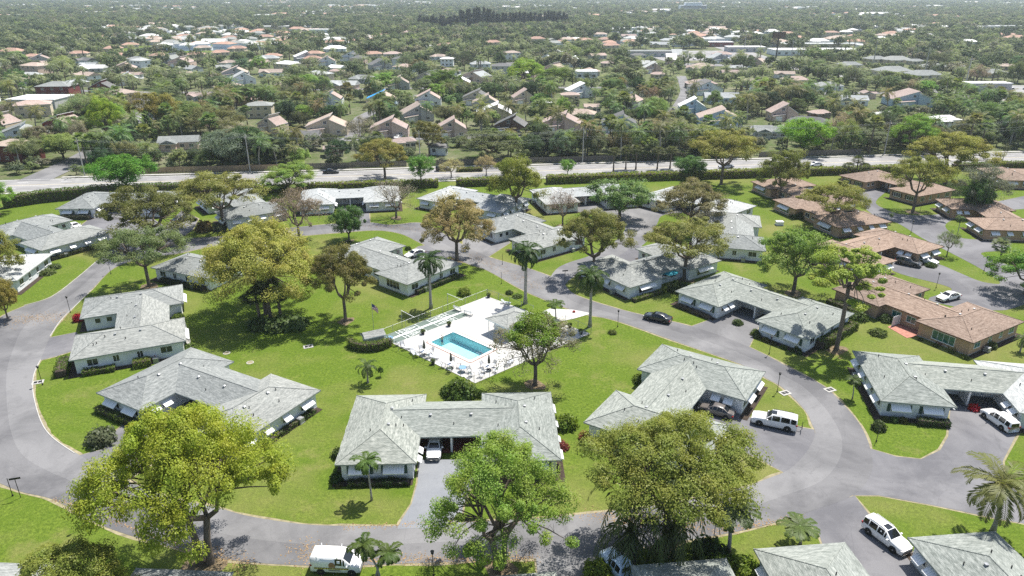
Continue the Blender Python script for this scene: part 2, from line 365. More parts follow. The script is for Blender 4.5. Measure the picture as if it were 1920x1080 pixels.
def lerp_l(A, B, t): return [a + (b - a) * t for a, b in zip(A, B)]
wob = [(.22 + .1 * math.sin(i * .7) + .12 * rr.random()) for i in range(len(inn))]
eA = [a + (a - b).normalized() * w_ for a, b, w_ in zip(inn, outr, wob)]; eB = [b + (b - a).normalized() * w_ for a, b, w_ in zip(inn, outr, wob[::-1])]
strip('road_edge', eA, eB, .008, M['edge'])
midl = lerp_l(inn, outr, .5)
strip('loop_road_inner_lane', inn, midl, .028, M['road_old'])
strip('loop_road_outer_lane', midl, outr, .024, M['road_new'])
# low concrete edging along the inside of the bend by the first house
for seg in ([(170, 545), (146, 569), (114, 601), (94, 631)], [(76, 675), (64, 702), (62, 735), (76, 788), (98, 820), (140, 850)], [(45, 573), (97, 556), (147, 519), (182, 489)]):
    a = smooth(pxs(seg), 5); b = MB()
    for i in range(len(a) - 1):
        d = (a[i + 1] - a[i]).normalized(); nrm = Vector((-d.y, d.x, 0)) * .06
        b.add([a[i] - nrm, a[i + 1] - nrm, a[i + 1] + nrm, a[i] + nrm] + [v + Vector((0, 0, .07)) for v in (a[i] - nrm, a[i + 1] - nrm, a[i + 1] + nrm, a[i] + nrm)], [(4, 5, 6, 7), (0, 1, 5, 4), (2, 3, 7, 6)])
    o = b.build('kerb', M['concrete']); o['kind'] = 'structure'
def drive(name, px, mat, z=.014, sm=0):
    p = pxs(px)
    if sm: p = smooth(p, sm, True)
    n = len(p); ar = sum(p[i].x * p[(i + 1) % n].y - p[(i + 1) % n].x * p[i].y for i in range(n)); sg = 1 if ar > 0 else -1; e = []
    for i in range(n):
        d0 = (p[i] - p[i - 1]).normalized(); d1 = (p[(i + 1) % n] - p[i]).normalized(); d = (d0 + d1).normalized() if (d0 + d1).length > .1 else d1
        e.append(p[i] + Vector((d.y, -d.x, 0)) * sg * rr.uniform(.1, .32))
    sheet('drive_edge', [e], .006, M['edge'])
    return sheet(name, [p], z, M[mat])
drive('driveway', [(785,862),(900,862),(885,905),(868,950),(864,988),(745,992),(750,980),(772,945),(783,905)], 'drive_blue', .034)
drive('driveway', [(1285,800),(1345,752),(1372,763),(1407,783),(1527,806),(1530,830),(1510,870),(1470,886),(1373,835)], 'drive', .018)
drive('driveway', [(1785,735),(1915,740),(1920,800),(1907,812),(1880,865),(1885,905),(1960,960),(1960,990),(1847,968),(1747,947),(1647,929),(1598,929),(1632,885),(1631,841),(1680,856),(1727,861),(1763,844),(1778,818),(1780,790)], 'drive', .018)
drive('driveway', [(1500,966),(1602,929),(1632,968),(1697,1023),(1727,1050),(1760,1100),(1570,1100),(1535,1000)], 'drive', .018)
drive('driveway', [(1005,1045),(1190,1030),(1190,1110),(1010,1110)], 'road_old', .018)
drive('driveway', [(1285,616),(1330,600),(1360,575),(1430,590),(1425,608),(1404,652),(1340,632)], 'road_old', .018)
drive('driveway', [(88,634),(143,623),(150,640),(137,658),(105,668),(74,676)], 'drive', .018)
drive('driveway', [(148,854),(195,842),(217,808),(275,765),(370,745),(420,770),(300,860),(240,900)], 'drive', .018)
drive('driveway', [(150,424),(185,398),(225,385),(262,395),(310,425),(340,395),(372,410),(362,430),(333,452),(260,464),(205,476)], 'drive', .018)
drive('driveway', [(635,385),(686,390),(692,400),(694,419),(670,424),(640,424)], 'drive', .018)
drive('driveway', [(868,448),(946,442),(957,455),(912,484),(868,466)], 'road_old', .018)
drive('driveway', [(758,478),(785,462),(840,452),(870,470),(820,490),(790,495)], 'drive', .018)
sheet('cross_road', [smooth(pxs([(1040,508),(1062,494),(1110,478),(1150,455),(1172,430),(1160,415),(1100,400),(1060,392),(1100,382),(1180,392),(1240,384),(1330,380),(1330,395),(1248,402),(1232,420),(1215,450),(1180,478),(1130,500),(1075,520),(1052,540),(1030,530)]), 4, True)], .020, M['road_old'])
drive('driveway', [(1150,487),(1190,460),(1240,470),(1250,488),(1195,497)], 'drive', .03)
# the road of the brown roofed villas
sheet('court_road', [smooth(pxs([(1600,352),(1650,344),(1668,352),(1642,378),(1660,392),(1690,402),(1750,403),(1800,392),(1860,380),(1960,362),(1960,386),(1870,396),(1800,408),(1772,424),(1806,447),(1880,450),(1890,468),(1840,474),(1866,489),(1960,520),(1960,552),(1900,578),(1864,582),(1820,580),(1740,562),(1782,546),(1770,535),(1690,514),(1664,498),(1690,482),(1755,494),(1800,512),(1840,528),(1876,531),(1842,506),(1790,478),(1730,447),(1682,418),(1640,405),(1612,378)]), 4, True)], .02, M['drive'])
# main road, far pavement, side street, diagonal highway
def ribbon(name, pts, hw, z, mat, kind='structure'):
    pts = [Vector((p[0], p[1], 0)) for p in pts]; A = []; B = []
    for i, p in enumerate(pts):
        d = (pts[min(i + 1, len(pts) - 1)] - pts[max(i - 1, 0)]).normalized(); nn = Vector((-d.y, d.x, 0)) * hw; A.append(p + nn); B.append(p - nn)
    return strip(name, A, B, z, mat, False, kind)
ribbon('main_road', [art(-420, -1), art(420, -1)], 7.2, .03, M['highway'])
ribbon('pavement', [art(-420, 7.6), art(-152, 7.6)], .7, .13, M['concrete']); ribbon('pavement', [art(-134, 7.6), art(420, 7.6)], .7, .13, M['concrete'])
ribbon('pavement', [art(-420, -10), art(420, -10)], .7, .1, M['concrete'])
for off, dash in ((-1.25, 0), (-.75, 0), (-4.4, 1), (2.4, 1), (-7.8, 0), (5.8, 0)):
    b = MB(); x = -300
    while x < 300:
        x1 = x + (3 if dash else 600); p0 = art(x, off); p1 = art(min(x1, 300), off)
        b.add([(p0[0], p0[1] - .07, .036), (p1[0], p1[1] - .07, .036), (p1[0], p1[1] + .07, .036), (p0[0], p0[1] + .07, .036)], [(0, 1, 2, 3)]); x = x1 + 9
    M['line_y'] = M.get('line_y') or vary('yellow_line', (.5, .36, .06), .1, 2, .8)
    o = b.build('lane_marking', M['line_y'] if abs(off) < 1 else M['white']); o['kind'] = 'structure'
SIDE = [(-141, 205), (-143.3, 233), (-148, 265), (-151.9, 292), (-158, 308), (-175, 345), (-200, 400)]
ribbon('side_street', SIDE, 4.6, .034, M['road_old'])
HWY = [(215, 820), (206, 687), (203, 560), (226, 466), (244, 403), (252, 357), (268, 300), (292, 255)]
ribbon('highway', smooth([Vector((*p, 0)) for p in HWY], 4), 11, .05, M['highway'])
ribbon('highway_median', smooth([Vector((*p, 0)) for p in HWY], 4), .8, .07, M['edge'])
STREETS = [([(-110, 262), (-60, 268), (0, 275), (70, 288), (130, 300)], 3.2), ([(-60, 268), (-66, 320), (-50, 390)], 3), ([(70, 288), (75, 330), (95, 400), (110, 480)], 3), ([(95, 400), (160, 395), (240, 403)], 4), ([(-330, 430), (-200, 400), (-120, 410), (-20, 420), (95, 420)], 3.2), ([(150, 600), (205, 600)], 14), ([(120, 560), (200, 540)], 9), ([(248, 380), (330, 390)], 14)]
for pts, hw in STREETS: ribbon('street', smooth([Vector((*p, 0)) for p in pts], 4), hw, .04, M['road_old'])
sheet('car_park', [[(120, 585), (205, 600), (212, 690), (110, 680)]], .045, M['highway'])
sheet('forecourt', [[(262, 395), (345, 392), (340, 430), (262, 432)]], .045, M['highway'])
# pond far left
sheet('pond', [smooth([Vector((x, y, 0)) for x, y in ((-350, 690), (-300, 682), (-262, 700), (-270, 735), (-320, 745), (-356, 728))], 4, True)], .03, M['pond'])
sheet('pond_bank', [smooth([Vector((x, y, 0)) for x, y in ((-365, 672), (-300, 665), (-245, 690), (-252, 750), (-320, 765), (-372, 740))], 4, True)], .0, M['grass'])

# ================================================================== VILLAS
EAVE, SLOPE = 2.6, .34
def add_uv(me):
    uv = me.uv_layers.new(name='UVMap'); d = uv.data
    for p in me.polygons:
        n = p.normal
        e = Vector((-n.y, n.x, 0)); e = e.normalized() if e.length > 1e-4 else Vector((1, 0, 0)); u = n.cross(e)
        for li in p.loop_indices:
            c = me.vertices[me.loops[li].vertex_index].co; d[li].uv = (c.dot(e), c.dot(u))
def hip_roof(parent, cx, cy, hx, hy, mats, z0=EAVE, slope=SLOPE, gable=False, caps=True, name='roof', cc=None):
    """ridge along the longer side; gable=True: ridge runs the full length"""
    b = MB(); alongy = hy >= hx
    if alongy: f = lambda l, w_, z: (cx + w_, cy + l, z); hl, hw = hy, hx
    else: f = lambda l, w_, z: (cx + l, cy - w_, z); hl, hw = hx, hy
    zr = z0 + hw * slope; rl = hl if gable else max(hl - hw, .01)
    A, B, C_, D = f(-hl, -hw, z0), f(-hl, hw, z0), f(hl, hw, z0), f(hl, -hw, z0); r0, r1 = f(-rl, 0, zr), f(rl, 0, zr)
    lo = lambda p: (p[0], p[1], z0 - .17)
    b.add([A, B, C_, D, r0, r1], [(0, 1, 4), (1, 2, 5, 4), (2, 3, 5), (3, 0, 4, 5)])
    b.add([A, B, C_, D, lo(A), lo(B), lo(C_), lo(D)], [(4, 5, 1, 0), (5, 6, 2, 1), (6, 7, 3, 2), (7, 4, 0, 3), (7, 6, 5, 4)], 1)
    me = b.mesh(name, mats); add_uv(me); o = put(name, me, parent)
    if caps:
        b = MB(); up = Vector((0, 0, .01)); L = [(r0, r1)] + ([] if gable else [(A, r0), (B, r0), (C_, r1), (D, r1)])
        for p, q in L: b.tube([Vector(p) + up, Vector(q) + up], .055, 4)
        me = b.mesh('ridge_cap', mats[0]); add_uv(me); put('ridge_cap', me, o)
    return o
WC = {}
def window(parent, x, y, ang, w=1.4, h=1.15, z=1.45, awn=None, shut=None, glass='glass', panes=2, frame='white'):
    """ang: outward normal in the parent's frame"""
    k = (round(w, 2), round(h, 2), glass, panes, frame)
    if k not in WC:
        fr = MB(); t = .07
        fr.box((-w / 2, -.05, -h / 2), (-w / 2 + t, .02, h / 2)).box((w / 2 - t, -.05, -h / 2), (w / 2, .02, h / 2)).box((-w / 2 + t, -.05, h / 2 - t), (w / 2 - t, .02, h / 2)).box((-w / 2 - .05, -.1, -h / 2 - .06), (w / 2 + .05, .02, -h / 2 + t - .02))
        for i in range(1, panes): c = -w / 2 + w * i / panes; fr.box((c - .025, -.045, -h / 2 + t), (c + .025, .01, h / 2 - t))
        pn = MB().box((-w / 2 + t, -.02, -h / 2 + .05), (w / 2 - t, .005, h / 2 - t))
        WC[k] = (fr.mesh('window', M[frame]), pn.mesh('pane', M[glass]))
    o = put('window', WC[k][0], parent, (x, y, z), ang + math.pi / 2); put('pane', WC[k][1], o)
    if awn:
        ka = ('awn', round(w, 1), awn)
        if ka not in WC:
            b = MB(); W = w / 2 + .15; D = .95 if awn == 1 else .75; dz = .62 if awn == 1 else .42
            b.add([(-W, -.03, .0), (W, -.03, 0), (W, -D, -dz), (-W, -D, -dz), (-W, -.03, -.04), (W, -.03, -.04), (W, -D, -dz - .1), (-W, -D, -dz - .1)], [(0, 3, 2, 1), (4, 5, 6, 7), (3, 7, 6, 2), (0, 4, 7, 3), (1, 2, 6, 5), (0, 1, 5, 4)])
            n = int(W * 2 / .3)
            for i in range(n + 1):
                c = -W + .02 + (2 * W - .04) * i / n; b.add([(c - .02, -.03, .025), (c + .02, -.03, .025), (c + .02, -D, -dz + .025), (c - .02, -D, -dz + .025)], [(0, 3, 2, 1)])
            WC[ka] = b.mesh('awning', M['awning'])
        a = put('awning', WC[ka], parent, (x, y, z + h / 2 + .12), ang + math.pi / 2)
    if shut:
        ks = ('sh', round(h, 1), shut)
        if ks not in WC:
            b = MB().box((-.2, -.05, -h / 2), (.2, .01, h / 2))
            for i in range(6): b.box((-.16, -.065, -h / 2 + .06 + i * h / 6), (.16, -.05, -h / 2 + .12 + i * h / 6))
            WC[ks] = b.mesh('shutter', M[shut])
        for s in (-1, 1):
            q = Vector((x, y, z)) + Matrix.Rotation(ang + math.pi / 2, 3, 'Z') @ Vector((s * (w / 2 + .24), 0, 0)); put('shutter', WC[ks], parent, q, ang + math.pi / 2)
    return o
_vent = MB().tube([(0, 0, -.3), (0, 0, .28)], .06, 7).mesh('vent', M['dark_metal'])
_box = MB().cbox((0, 0, .1), (.13, .13, .12)).add([(-.17, -.17, .22), (.17, -.17, .22), (.17, .17, .22), (-.17, .17, .22), (0, 0, .3)], [(0, 1, 4), (1, 2, 4), (2, 3, 4), (3, 0, 4)]).mesh('roof_vent', M['galv'])
_door = MB().box((-.48, -.05, 0), (.48, .02, 2.05)).mesh('door', M['white'])
_knob = MB().lathe([(.03, 0), (.05, .03), (.03, .06)], 6).mesh('handle', M['galv'])
_ac = MB().box((-.42, -.42, 0), (.42, .42, .1)).box((-.38, -.38, .1), (.38, .38, .78)).lathe([(.3, .78), (.3, .83), (.1, .85)], 10).mesh('air_conditioner', M['galv'])
FOOT = []      # footprints to keep trees off
def villa(cx, cy, deg, label, roof='roof_green', wall='wall_white', SP=16.2, floor='carport_grey', awn=(1, 1, 1, 1), shut=None, glass='glass', seed=0, wings='WE', roof2=None, group=None, fascia='trim', wingL=7.45, front_h=1.15, bed=True):
    W2, L2 = 4.6, wingL; rg = random.Random(seed + int(cx * 7))
    v = thing('villa', label, 'villa', (cx, cy, 0), R_(deg), group)
    FOOT.append((cx, cy, R_(deg), SP / 2 + W2 + 1, L2 + 1))
    sx = {'W': -1, 'E': 1}; rm = [M[roof], M[fascia]]
    for wg in wings:
        s = sx[wg]; x = s * SP / 2; rmm = [M[roof2], M[fascia]] if (roof2 and wg == 'E') else rm
        ww, ll = W2 - .55, L2 - .55
        MB().box((x - ww, -ll, 0), (x + ww, ll, EAVE - .1)).build('wall', M[wall], v)
        MB().box((x - ww - .04, -ll - .04, 0), (x + ww + .04, ll + .04, .16)).build('plinth', M['concrete'], v)
        ro = hip_roof(v, x, 0, W2, L2, rmm)
        for k in range(5):
            l = rg.uniform(-L2 + 2.5, L2 - 2.5); wv = rg.choice((-1, 1)) * rg.uniform(.6, 3.2); put('vent', _vent, ro, (x + wv, l, EAVE + (W2 - abs(wv)) * SLOPE + .05))
        for l in (-1.9, 1.7): put('roof_vent', _box, ro, (x + .8, l + rg.uniform(-.4, .4), EAVE + (W2 - .8) * SLOPE - .04))
        # windows
        fa = -math.pi / 2; ra = math.pi / 2; oa = 0 if s > 0 else math.pi; ia = math.pi - oa
        for dx, wd in ((-1.95, 2.1), (1.95, 2.1)): window(v, x + dx, -ll, fa, wd, front_h, 1.45, awn[0], shut, glass, 3)
        for l, wd in ((-5, 1.5), (-1.9, .9), (1.3, .9), (4.9, 1.7)): window(v, x + s * ww, l, oa, wd, 1.1, 1.5, awn[1], None, glass)
        for l, wd in ((-5.4, .9), (-3.7, .9)): window(v, x - s * ww, l, ia, wd, .9, 1.6, awn[2], None, glass, 1)
        window(v, x, ll, ra, 3.6, 1.5, 1.35, awn[3], None, glass, 4)
        if bed:
            b = MB(); e = 1.0
            b.box((x - ww - e, -ll - e - .1, -.02), (x + ww + (e if s > 0 else 0), -ll - .045, .05)); b.box((x + s * ww + (.045 if s > 0 else -e), -ll - .045, -.02), (x + s * ww + (e if s > 0 else -.045), ll, .051)); b.build('planting_bed', M['mulch'], v)
        put('air_conditioner', _ac, v, (x + s * (ww + .7), 3.1 + rg.uniform(-.3, .3), 0))
    if len(wings) == 2:
        xi = SP / 2 - W2 + .55; by = 1.6; bh = 3.95
        ro = hip_roof(v, 0, by, SP / 2 + .02, bh, rm, EAVE + .003, SLOPE, True)
        for xx in (-2.6, 2.4): put('roof_vent', _box, ro, (xx, by - .9, EAVE + (bh - .9) * SLOPE - .02))
        put('vent', _vent, ro, (.3, by - 2.2, EAVE + (bh - 2.2) * SLOPE))
        MB().box((-xi - .02, by - .6, 0), (xi + .02, by + bh - .5, EAVE - .12)).build('wall', M[wall], v)
        MB().box((-.12, by - bh + .5, 0), (.12, by - .6, EAVE - .12)).build('partition', M['white'], v)
        MB().box((-xi, by - bh + .3, -.02), (-.125, by - .605, .07)).build('carport_floor', M[floor], v); MB().box((.125, by - bh + .3, -.02), (xi, by - .605, .071)).build('carport_floor', M[floor], v)
        for xx in (-xi + .9, xi - .9):
            d = put('door', _door, v, (xx, by - .6, .07)); put('handle', _knob, d, (.35, -.06, 1))
            window(v, xx * .45, by + bh - .5, math.pi / 2, 1.6, 1.1, 1.4, None, None, glass)
            window(v, xx * .5, by - .6, -math.pi / 2, 1.0, .9, 1.5, None, None, glass, 1)
    return v
V = {}
V['C'] = villa(-7.4, 74.0, 2.0, 'pale green roofed villa facing the camera in the middle, with dark red carport floor', 'roof_green', SP=16.5, floor='carport_floor', shut='shutter')
V['A'] = villa(-61.9, 104.9, -65.8, 'grey roofed villa beside the left bend of the loop road, ends turned to the road', 'roof_grey', SP=15.5, awn=(0, 0, 0, 1), wingL=7.8)
V['B'] = villa(-40.4, 82.0, -28.8, 'grey roofed villa half hidden by the big yellow-green street tree', 'roof_grey', SP=16.5, shut=None)
V['E'] = villa(22.2, 81.0, 56.7, 'pale green roofed villa with bronze sedan in its carport and white truck outside', 'roof_green', SP=16, wingL=7.7, awn=(1, 0, 1, 0), shut='shutter')
V['F'] = villa(42.8, 111.5, -49.5, 'pale roofed villa under the tall pine with a wide forecourt and green shutters', 'roof_green', SP=16, shut='shutter', awn=(1, 0, 1, 0))
V['G'] = villa(27.1, 130.8, -145.3, 'grey roofed villa with a teal umbrella in its rear court', 'roof_grey', SP=15.5, awn=(0, 1, 0, 1))
V['D'] = villa(61.9, 84.4, -10, 'pale green roofed villa at right whose other wing has a whiter roof', 'roof_green', SP=16.5, shut='shutter', roof2='roof_pale', wingL=7.1)
V['N1'] = villa(-99.1, 175.3, 2.5, 'grey roofed villa in the upper left next to the tall trimmed hedge', 'roof_grey', shut='shutter')
V['N2'] = villa(-103.1, 150.3, 147.6, 'wide grey roofed villa at the left edge with three white awnings in a row', 'roof_grey', SP=16, awn=(0, 1, 0, 1))
V['N3'] = villa(-104.7, 126.7, 7.8, 'pale roofed villa cut off by the left edge behind two round shrubs', 'roof_pale', awn=(0, 0, 0, 0))
V['N4'] = villa(-57.7, 136.4, -114, 'grey roofed villa mostly hidden behind the golden tree', 'roof_grey', awn=(0, 0, 0, 0))
V['N5'] = villa(-68.1, 172.5, -53, 'grey roofed villa behind the twin-trunked umbrella tree near the main road', 'roof_grey', awn=(1, 1, 1, 0))
V['N6'] = villa(-42.1, 179.7, 10, 'pale roofed villa by the main road hedge behind a leafless tree', 'roof_pale')
V['N7'] = villa(-9.8, 176.7, -31, 'pale roofed villa behind the rusty brown tree', 'roof_pale')
V['N8'] = villa(3.6, 151.4, -52, 'grey roofed villa on the lawn wedge at the road junction', 'roof_grey', SP=14, awn=(0, 0, 0, 0))
V['N9'] = villa(18.8, 181.5, 15, 'pale roofed villa near the main road behind a sparse pinkish tree', 'roof_pale', awn=(0, 0, 0, 0))
V['N10'] = villa(-24.1, 132.7, 140, 'grey roofed villa with a glazed corner porch just behind the pool lawn', 'roof_grey', wingL=7.2, awn=(0, 0, 0, 0))
V['N11'] = villa(48.1, 151.2, -105, 'grey roofed villa behind the olive tree with a plain white end wall', 'roof_grey', awn=(0, 0, 0, 0))
V['N12'] = villa(46.5, 174.5, -48, 'pale roofed villa hidden behind the greyish brown tree near the main road', 'roof_pale', awn=(0, 0, 0, 0))
bk = dict(roof='roof_brown', wall='wall_peach', fascia='wall_brown')
V['O1'] = villa(77.4, 184.5, 107, 'brown roofed peach villa nearest the long hedge, in shade of a spreading tree', **bk)
V['O2'] = villa(77.0, 166.4, 106.6, 'brown roofed peach villa with white awnings behind the umbrella-shaped tree', SP=15.2, **bk)
V['O3'] = villa(75.4, 139.8, 30.8, 'brown roofed peach villa with two cars parked side by side outside', **bk)
V['O4'] = villa(70.0, 110.5, 120.5, 'brown roofed peach villa with green-tinted windows and a white patio gate', SP=15.6, roof='roof_brown', wall='wall_peach', fascia='wall_brown', glass='glass_teal', awn=(0, 0, 0, 0))
V['O5'] = villa(106.4, 193.4, -64, 'brown roofed peach villa behind the parked white box truck', shut='shutter_brown', awn=(0, 0, 0, 0), **bk)
V['O7'] = villa(114.2, 163.0, -96, 'brown roofed peach villa at the right edge above the silvery palm', **bk)
V['O8'] = villa(151.4, 202.2, -4, 'brown roofed peach villa in the far right corner before the main road', **bk)
V['S2'] = villa(8.3, 43.2, 185.8, 'grey roofed villa cut off by the bottom edge under the green street tree', 'roof_green')
V['S4'] = villa(36.2, 46.9, 185.6, 'pale green roofed villa cut off by the bottom right edge, beside the white crossover', 'roof_green', SP=15.6)
V['S1'] = villa(-38.7, 43.4, 177, 'blue-grey roofed villa barely showing at the bottom left under the big tree', 'roof_grey')
# patio gate and red pavers belonging to the peach villa
def in_villa(k, x, y, z=0): return V[k].matrix_basis @ Vector((x, y, z))

# ================================================================== TREES
def leaf_quads(rng, C, N_, size, asp=.62):
    """centres C (k,3), normals N_ (k,3) -> kite shaped leaf sprays"""
    k = len(C); N_ = N_ / (np.linalg.norm(N_, axis=1, keepdims=True) + 1e-9)
    a = rng.normal(size=(k, 3)); u = np.cross(N_, a); u /= (np.linalg.norm(u, axis=1, keepdims=True) + 1e-9); w_ = np.cross(N_, u)
    s = (size * rng.uniform(.65, 1.35, k))[:, None]
    return np.stack([C - u * s, C - w_ * s * asp + u * s * .15, C + u * s, C + w_ * s * asp + u * s * .15], 1)
def crown_tree(seed, Rr, Hh, cb, nclump, nleaf, leaf, cr, flat=.6, fork=.25, shape='dome', trunk_r=.32, limbs=5, bare=0, bark='bark', leafmat='leaf', lean=0, ntr=1, sides=6):
    rng = np.random.default_rng(seed); rnd = random.Random(seed)
    cents = []; k1, k2, k3 = rng.uniform(0, 6.28, 3); A1 = rng.uniform(.1, .2)
    for i in range(nclump):
        u = (i + .5) / nclump; az = i * 2.39996 + rng.normal() * .25
        if shape == 'dome':
            r = Rr * (1 - cr * .75) * math.sqrt(u) * rng.uniform(.88, 1.1); q = min(r / Rr, 1)
            top = cb * Hh + (Hh - cb * Hh) * (1 - q ** 2.2 * .72) - cr * Rr * flat
            z = top - (rng.random() ** 1.6) * (Hh * (1 - cb)) * .5 * (1 - q * .5)
        elif shape == 'ball':
            ph = math.acos(1 - 2 * u); rr_ = rng.uniform(.6, .92) if i % 4 else rng.uniform(.15, .6)
            r = Rr * rr_ * math.sin(ph); hz = Hh * (1 - cb) / 2; z = cb * Hh + hz + hz * .86 * rr_ * math.cos(ph)
        elif shape == 'cone':
            z = cb * Hh + (Hh - cb * Hh) * u; r = Rr * (1 - u) ** .8 * rng.uniform(.35, 1)
        else:                                    # tiers (pine, layered)
            t = rng.random(); z = cb * Hh + (Hh - cb * Hh) * (.08 + .9 * t); r = Rr * math.sqrt(1 - (abs(t - .45) / .62) ** 2 if abs(t - .45) < .6 else .1) * math.sqrt(rng.uniform(.08, 1)) * .9
        lob = 1 + A1 * math.sin(2 * az + k1) + .1 * math.sin(3 * az + k2) + .08 * math.sin(5 * az + k3) if shape in ('dome', 'ball') else 1
        if shape == 'dome': z = cb * Hh + (z - cb * Hh) * (1 + .14 * math.sin(2 * az + k2) * (r / Rr))
        r = min(r * lob, Rr * (1.0 - cr * .35))
        if shape == 'dome': z = max(z, cb * Hh * (.96 + .08 * rng.random()))
        cents.append((r * math.cos(az), r * math.sin(az), z))
    cents = np.array(cents); cents[:, 0] += lean * Rr * (cents[:, 2] / Hh)
    # wood
    b = MB(); fz = fork * Hh
    groups = [[] for _ in range(limbs)]
    for c in cents: groups[int(((math.atan2(c[1], c[0]) + math.pi) / (2 * math.pi) * limbs)) % limbs].append(c)
    offs = [(0, 0)] if ntr == 1 else [(math.cos(k * 2.4) * trunk_r * 1.3, math.sin(k * 2.4) * trunk_r * 1.3) for k in range(ntr)]
    for ti, (ox, oy) in enumerate(offs):
        b.tube([(ox, oy, -.2), (ox * 1.1, oy * 1.1, .25), (ox * 1.3 + rnd.uniform(-.1, .1), oy * 1.3, fz * .5), (ox * 2.2 + lean * Rr * fork, oy * 2.2, fz * 1.05)], [trunk_r * 1.55, trunk_r * 1.08, trunk_r * .92, trunk_r * .85], 8)
    for gi, g in enumerate(groups):
        if not g: continue
        cg = np.mean(g, 0); ox, oy = offs[gi % len(offs)]; st = Vector((ox * 2.2 + lean * Rr * fork, oy * 2.2, fz))
        md = Vector((cg[0] * .5, cg[1] * .5, fz + (cg[2] - fz) * .5)); kn = st.lerp(md, .5) + Vector((cg[0] * .06, cg[1] * .06, -.04 * Hh)); r0 = trunk_r * .55
        b.tube([st, kn, md], [r0 * 1.2, r0 * .95, r0 * .75], sides)
        for c in g:
            c = Vector(c); m1 = md.lerp(c, .55) + Vector((rnd.uniform(-.3, .3), rnd.uniform(-.3, .3), rnd.uniform(-.1, .35)))
            b.tube([md, m1, c + Vector((0, 0, -.1 * cr * Rr))], [r0 * .42, r0 * .27, r0 * .1], 4, cap=False)
            for k in range(bare):
                d = Vector((rnd.gauss(0, 1), rnd.gauss(0, 1), rnd.uniform(-.2, 1.3))).normalized() * cr * Rr * rnd.uniform(.7, 1.25)
                s0 = m1.lerp(c, rnd.uniform(.1, 1)); b.tube([s0, s0 + d * .55 + Vector((0, 0, .1)), s0 + d], [r0 * .13, r0 * .085, .012], 3, cap=False)
    wood = b.mesh('trunk', M[bark], True)
    # leaves
    per = max(1, nleaf // nclump); Cs = []; Ns = []
    for c in cents:
        rad = cr * Rr * rng.choice([.6, .8, 1., 1.15, 1.45]); d = rng.normal(size=(per, 3)); d /= np.linalg.norm(d, axis=1, keepdims=True)
        rr_ = rng.random(per) ** .42; p = d * rr_[:, None] * rad
        p[:, :2] *= 1 + .25 * rng.normal(size=(1, 2)); p[:, 2] *= flat
        Cs.append(p + c); Ns.append(d * .7 + np.array([0, 0, .75]) + rng.normal(size=(per, 3)) * .33)
    Q = leaf_quads(rng, np.concatenate(Cs), np.concatenate(Ns), leaf)
    crown = quads_mesh('crown', Q, M[leafmat])
    return wood, crown
TM = {}
def reg(k, *a, **kw): TM[k] = crown_tree(*a, **kw); TM[k] = (*TM[k], a[1], a[2])
reg('yb', 11, 10.5, 13.5, .42, 150, 100000, .1, .14, .52, .3, 'dome', .42, 6, ntr=2)
reg('gb', 12, 8.5, 14, .3, 130, 56000, .095, .135, .6, .26, 'dome', .4, 6, bare=3, ntr=2)
reg('ob', 13, 9, 12, .58, 135, 74000, .095, .14, .52, .3, 'dome', .38, 6, bare=1)
reg('d1', 14, 8, 11, .42, 90, 32000, .12, .15, .5, .3, 'dome', .36, 5)
reg('d2', 15, 8, 11, .5, 75, 27000, .12, .155, .42, .34, 'dome', .34, 5, bare=1)
reg('d3', 16, 8, 11, .3, 95, 30000, .12, .145, .55, .28, 'dome', .36, 6)
reg('gold', 17, 10, 12, .27, 130, 76000, .11, .15, .5, .3, 'dome', .4, 6)
reg('ball', 18, 6, 10, .2, 70, 24000, .14, .22, .7, .2, 'ball', .3, 4)
reg('ball2', 19, 6, 10, .26, 60, 17000, .14, .23, .65, .22, 'ball', .3, 4, bare=1)
reg('airy', 20, 7, 10, .3, 60, 8000, .11, .2, .6, .28, 'dome', .3, 5, bare=6, bark='bark')
reg('bare', 21, 6.5, 9.5, .25, 55, 2600, .085, .22, .7, .24, 'dome', .26, 5, bare=11, bark='bark')
reg('pool', 22, 8, 12.5, .36, 75, 11000, .12, .18, .55, .3, 'dome', .4, 6, bare=6)
reg('poolt', 22, 5.6, 12.9, .7, 34, 16000, .14, .23, .65, .5, 'dome', .1, 4)
reg('pine', 23, 7.2, 18, .5, 58, 30000, .13, .135, .6, .66, 'tier', .36, 6, bark='bark')
reg('oak', 24, 7, 11, .22, 80, 25000, .13, .17, .58, .25, 'dome', .34, 5)
reg('fir', 25, 3.2, 12, .05, 40, 3000, .26, .28, .9, .1, 'cone', .2, 3)
reg('slim', 26, 3.6, 11, .3, 40, 8000, .14, .27, .8, .3, 'ball', .18, 3, bare=1)
